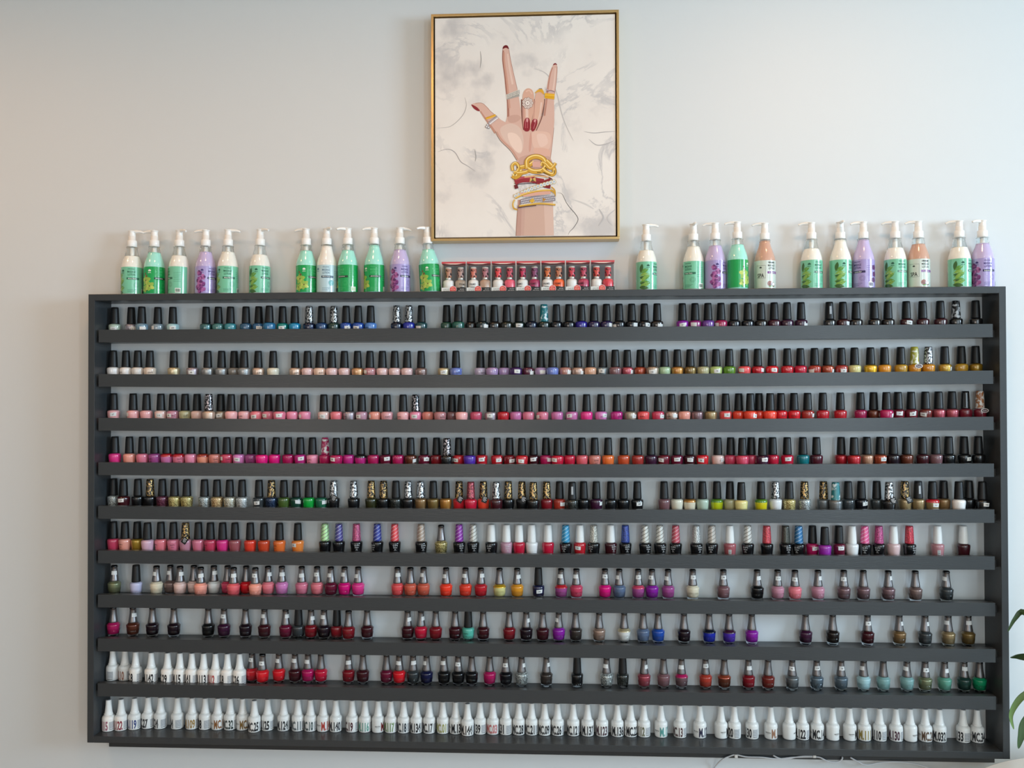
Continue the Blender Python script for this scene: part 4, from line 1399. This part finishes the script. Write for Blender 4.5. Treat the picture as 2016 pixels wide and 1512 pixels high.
# rings
poly([(536, 560), (612, 533), (616, 572), (541, 590)], 'a8a49e')
for k in range(9): x = 541+k*8.6; y = 562-k*3.2; poly([(x-3, y-2), (x+3, y-4), (x+4, y+22), (x-2, y+25)], 'dcd8d0'); stroke([(x+4.5, y-2), (x+5.5, y+22)], 1.8, '6c6862', 1)
for k in range(3): stroke([(540, 566+k*9), (612, 540+k*10)], 1.5, '8c8880', 1)
poly([(768, 556), (828, 562), (825, 594), (767, 586)], 'e0aa28'); stroke([(770, 566), (827, 571)], 2, 'f6d468', 2); stroke([(769, 577), (826, 583)], 2, 'b8841c', 2); stroke([(775, 530), (800, 548), (826, 546)], 5, 'c8b4bc', 4); stroke([(778, 548), (802, 541), (826, 550)], 4, '8a6c72', 4)
blob([(708, 556), (720, 542), (735, 532), (750, 530), (762, 548), (762, 566), (745, 550), (725, 550)], 'dca63c'); stroke([(734, 530), (752, 530)], 5, '8c8478', 2)
stroke([(413, 700), (445, 690), (472, 680)], 13, 'd8a02c'); stroke([(414, 703), (446, 693), (473, 683)], 3, 'f2c860'); stroke([(430, 730), (455, 712), (484, 690)], 20, 'b4acb0'); stroke([(436, 733), (460, 714), (486, 696)], 6, 'ece8ea'); stroke([(428, 722), (455, 704), (480, 684)], 2, '605658')
for c_ in ((424, 738), (430, 752), (418, 748)): blob([(c_[0]-9, c_[1]), (c_[0], c_[1]-9), (c_[0]+9, c_[1]), (c_[0], c_[1]+9)], '8c888c', 3); blob([(c_[0]-5, c_[1]-1), (c_[0], c_[1]-6), (c_[0]+5, c_[1]), (c_[0], c_[1]+4)], 'e4e2e4', 3)
for k in range(9):
    a = 2*PI*k/9; cx_, cy_ = 665+24*math.cos(a), 613+24*math.sin(a); poly([(cx_+11*math.cos(2*PI*j/10), cy_+11*math.sin(2*PI*j/10)) for j in range(10)], '8a7470'); poly([(cx_+8.5*math.cos(2*PI*j/10), cy_+8.5*math.sin(2*PI*j/10)) for j in range(10)], 'eadcd4'); poly([(cx_+4*math.cos(2*PI*j/8), cy_+4*math.sin(2*PI*j/8)) for j in range(8)], 'b4a09a')
for r_, h in ((17, 'a08c86'), (13, 'f2e8e2'), (6, 'b8a8a2')): poly([(665+r_*math.cos(2*PI*j/14), 613+r_*math.sin(2*PI*j/14)) for j in range(14)], h)
# bracelets: red bands, chain, stone rows, gold loops
stroke([(585, 1085), (640, 1060), (700, 1040), (760, 1040), (815, 1065)], 5, '4c2a28'); stroke([(586, 1075), (630, 1062), (690, 1062), (715, 1070), (760, 1078)], 36, '97303a'); stroke([(590, 1062), (640, 1050), (690, 1052)], 10, 'b8525a'); stroke([(592, 1092), (598, 1115)], 22, '6a2028')
stroke([(715, 1078), (760, 1076), (800, 1062)], 14, '8a2832'); stroke([(760, 1098), (800, 1108)], 22, '80222c'); stroke([(600, 1090), (660, 1085), (720, 1084)], 4, '4a1c20'); stroke([(645, 1048), (720, 1042), (790, 1050)], 8, 'dcae7c')
stroke([(640, 1030), (720, 1028), (800, 1048), (822, 1075)], 6, 'e8d8d4'); poly([(675, 1078), (680, 1050), (692, 1060), (710, 1048), (714, 1076), (694, 1066)], 'd2b068'); poly([(684, 1074), (694, 1056), (704, 1074)], '5c5030')
def chain(pts, w_, n=5): stroke(pts, w_, '8a6420', n); stroke(pts, w_*.86, 'd0a03c', n); stroke([(x-2, y-w_*.22) for x, y in pts], w_*.22, 'f4dc90', n)
chain([(575, 1035), (590, 1045), (615, 1030), (630, 1005)], 34); chain([(575, 1010), (572, 980), (592, 965), (610, 985), (602, 1015), (580, 1020)], 20); chain([(620, 990), (650, 985), (680, 975), (700, 960)], 26); chain([(600, 1025), (650, 1020), (690, 1000)], 22)
chain([(662, 1000), (660, 955), (690, 932), (730, 930), (765, 950), (772, 985), (750, 1012), (700, 1015), (668, 1000)], 30); chain([(755, 1000), (775, 1020), (810, 1035), (825, 1020), (815, 990), (780, 955)], 26); chain([(745, 985), (752, 965), (775, 975), (800, 1000), (822, 985), (832, 968)], 18)
poly([(692, 958), (740, 958), (742, 992), (694, 990)], 'd8a89a')
for p in ([(770, 990), (778, 1005)], [(600, 985), (605, 995)], [(590, 1030), (586, 1040)], [(720, 1022), (745, 1024)], [(825, 1010), (822, 1030)], [(760, 1022), (800, 1040)]): stroke(p, 4, '3c2c14', 2)
def stones(a, b, n, r_, bow=0):
    for k in range(n):
        t = k/(n-1); x = a[0]+(b[0]-a[0])*t; y = a[1]+(b[1]-a[1])*t-bow*math.sin(PI*t)
        for q, h in ((r_, 'c8b070'), (r_*.8, 'dfe4e8'), (r_*.4, '7e98a8'), (r_*.18, 'f4f6f8')): poly([(x+q*math.cos(2*PI*j/10), y+q*math.sin(2*PI*j/10)) for j in range(10)], h)
stones((592, 1158), (822, 1078), 13, 13, 8)
poly([(612, 1140), (800, 1130), (802, 1150), (640, 1165)], 'd8a898')
stroke([(590, 1172), (640, 1150), (720, 1132), (800, 1128), (826, 1145)], 11, 'c89a38'); stroke([(590, 1170), (640, 1147), (720, 1129), (800, 1125)], 4, 'f0d080'); stroke([(806, 1108), (826, 1130), (828, 1165)], 8, 'c89a38')
poly([(622, 1178), (700, 1160), (828, 1155), (830, 1190), (720, 1202), (618, 1216)], '8c8790')
for i in range(22):
    for j in range(3):
        x = 626+i*9.2+(j % 2)*4; y = 1180-i*1.0+j*12+(6 if i < 8 else 0)*(1-i/8); poly([(x-3.4, y), (x, y-4), (x+3.4, y), (x, y+4)], 'e8e4ea')
poly([(672, 1190), (695, 1172), (706, 1190), (690, 1202)], 'd8ac3c'); poly([(752, 1172), (775, 1180), (756, 1196)], 'b8843c')
stroke([(585, 1180), (575, 1205), (580, 1230), (602, 1240)], 9, 'c89a38'); stroke([(584, 1182), (577, 1205), (582, 1226)], 3, 'f0d080'); stroke([(612, 1218), (680, 1210), (740, 1205), (800, 1210), (830, 1214)], 11, 'c89a38'); stroke([(615, 1214), (680, 1206), (740, 1201), (825, 1210)], 3.5, 'f0d488')
stroke([(607, 1228), (660, 1220), (715, 1216)], 5, '4c3038')
put('printed_hand', art.make('printed_hand', AM), canvas)

# ---------------------------------------------------------------- cables and clips under the rack
CABM = mat('white_cable', 'cfd2d6', .35, coat=.3)
def cable(pts, r=.0021, y=-.024):
    P = [at(px, py, y+(dy[0] if dy else 0)) for px, py, *dy in pts]; out = []
    for i in range(len(P)-1):
        p0, p1, p2, p3 = P[max(0, i-1)], P[i], P[i+1], P[min(len(P)-1, i+2)]
        for j in range(6):
            t = j/6; out.append(.5*((2*p1)+(-p0+p2)*t+(2*p0-5*p1+4*p2-p3)*t*t+(-p0+3*p1-3*p2+p3)*t**3))
    out.append(P[-1]); return MB().tube(out, r, 8)
for pts, lab in (([(1392, 1540, .018), (1408, 1510, .016), (1420, 1497), (1436, 1489), (1449, 1486), (1470, 1490), (1500, 1491), (1530, 1494), (1560, 1491), (1590, 1490), (1602, 1490), (1614, 1491), (1626, 1497), (1640, 1501), (1652, 1499), (1658, 1494), (1658, 1490, .003)], 'white cable looping along the rack underside and hanging down beside the wall'),
                 ([(1522, 1487), (1535, 1493), (1550, 1494), (1565, 1491), (1580, 1489), (1600, 1489)], 'short white cable end crossing the longer cable under the rack'),
                 ([(1674, 1491), (1688, 1499), (1705, 1506), (1730, 1502), (1755, 1500), (1780, 1501), (1810, 1506), (1850, 1520)], 'white cable sagging under the right part of the rack')):
    thing('power_cable', lab, 'cable', (0, 0, 0), me=cable(pts).make('power_cable', [CABM]))
for px, lab in ((1449, 'small white clip holding the cable where it bends down to the wall'), (1603, 'small white clip holding the cable below the middle gel bottles')):
    p = at(px, 1489, -.024)
    thing('cable_clip', lab, 'cable clip', (p.x, 0, p.z), me=MB().box((-.004, -.028, -.003), (.004, -.0192, .006), 0, .0006).make('cable_clip', [WHITEP]))

# ---------------------------------------------------------------- white table and plant at the right
TZ = at(2016, 1490, -.10).z
tb = thing('side_table', 'white round table top below the right end of the rack', 'table', (1.414, -.579, 0))
put('table_top', MB().lathe([(.491, TZ-.028), (.498, TZ-.024), (.500, TZ-.010), (.498, TZ-.002), (.494, TZ)], 120).make('table_top', [mat('white_table', 'e2dfda', .4, coat=.2)]), tb)
put('pedestal', MB().lathe([(.22, 0), (.22, .015), (.05, .03), (.035, .06), (.035, TZ-.04), (.08, TZ-.028)], 40).make('pedestal', [WHITEP]), tb)
pl = thing('potted_plant', 'green broad-leaved plant on the white table reaching in past the rack', 'plant', (1.68, -.36, TZ))
put('pot', MB().lathe([(.075, 0), (.082, .004), (.10, .15), (.104, .17), (.096, .17), (.092, .150)], 40).make('pot', [mat('grey_pot', 'b9b6b0', .5)]), pl)
put('soil', MB().lathe([(.091, .149), (.0905, .152), (.02, .155)], 30).make('soil', [mat('potting_soil', '2e241c', .9)]), pl)
LEAF = mat('leaf_green_dark', '3c5a34', .35, coat=.3); LEAF2 = mat('leaf_green_pale', '6f8f52', .4, coat=.2); n_ = bump(LEAF, 80, .2, .001)
def leaf(pts, wd, m, name='leaf', yo=0):
    """a blade along image points, with a folded midrib and a real thickness"""
    P = [at(px, py, y) for px, py, y in pts]; c = []
    for i in range(len(P)-1):
        p0, p1, p2, p3 = P[max(0, i-1)], P[i], P[i+1], P[min(len(P)-1, i+2)]
        for j in range(6): t = j/6; c.append(.5*((2*p1)+(-p0+p2)*t+(2*p0-5*p1+4*p2-p3)*t*t+(-p0+3*p1-3*p2+p3)*t**3))
    c.append(P[-1]); n = len(c); base_ = Vector(pl.location); v = []; f = []
    for i, p in enumerate(c):
        t = (c[min(n-1, i+1)]-c[max(0, i-1)]).normalized(); side = t.cross(Vector((0, -1, .25))).normalized(); nn = side.cross(t).normalized()
        u = i/(n-1); w_ = wd*(math.sin(PI*min(1, u*.96+.04))**.7)*(.55+.45*(1-u))+.0006
        for k, (s_, d) in enumerate(((-1, .25), (-.5, .12), (0, 0), (.5, .12), (1, .25))):
            for th in (0, -.0008): v.append(p+side*s_*w_+nn*(d*w_+th)-base_)
    for i in range(n-1):
        for k in range(4):
            for th in (0, 1):
                a = (i*5+k)*2+th; b = a+2; c2 = a+10; d = b+10; f.append((a, b, d, c2) if th else (a, c2, d, b))
        for k in (0, 4): a = (i*5+k)*2; q = (a, a+1, a+11, a+10); f.append(q if k else q[::-1])
    mb = MB(); mb.add(v, f, 0, True); return put(name, mb.make(name, [m]), pl)
leaf([(2110, 1330, -.30), (2060, 1245, -.22), (2016, 1206, -.16), (1998, 1218, -.13), (1984, 1244, -.11)], .0095, LEAF)
leaf([(2110, 1340, -.30), (2070, 1310, -.25), (2030, 1296, -.20), (2005, 1293, -.16), (1989, 1295, -.13)], .0115, LEAF)
leaf([(2110, 1360, -.30), (2060, 1350, -.22), (2020, 1365, -.16), (2000, 1385, -.13), (1990, 1410, -.115), (1996, 1436, -.11)], .011, LEAF2)
leaf([(2110, 1370, -.30), (2060, 1385, -.26), (2020, 1420, -.22), (2010, 1450, -.20), (2005, 1474, -.19)], .016, LEAF)
leaf([(2120, 1330, -.36), (2140, 1240, -.36), (2170, 1180, -.38), (2200, 1160, -.40)], .022, LEAF)
mb = MB(); bb = Vector(pl.location)
for q in ((2110, 1330, -.30), (2110, 1345, -.30), (2112, 1362, -.30), (2120, 1332, -.36)):
    e_ = at(*q)-bb; mb.tube([(0, 0, .15), (e_.x*.35, e_.y*.35, .15+(e_.z-.15)*.6), tuple(e_)], (.004, .0035, .002), 8)
put('stem', mb.make('stem', [LEAF2]), pl)
# ceiling lamps above the wall
for lx, ly in LAMPS:
    o = thing('ceiling_lamp', 'round white downlight in the ceiling above the rack', 'lamp', (lx, ly, ZC-.012), group='downlights in the ceiling', me=MB().lathe([(.10, -.001), (.11, .001), (.11, .012), (.10, .012)], 32, cap0=False, cap1=False).make('ceiling_lamp', [WHITEP]))
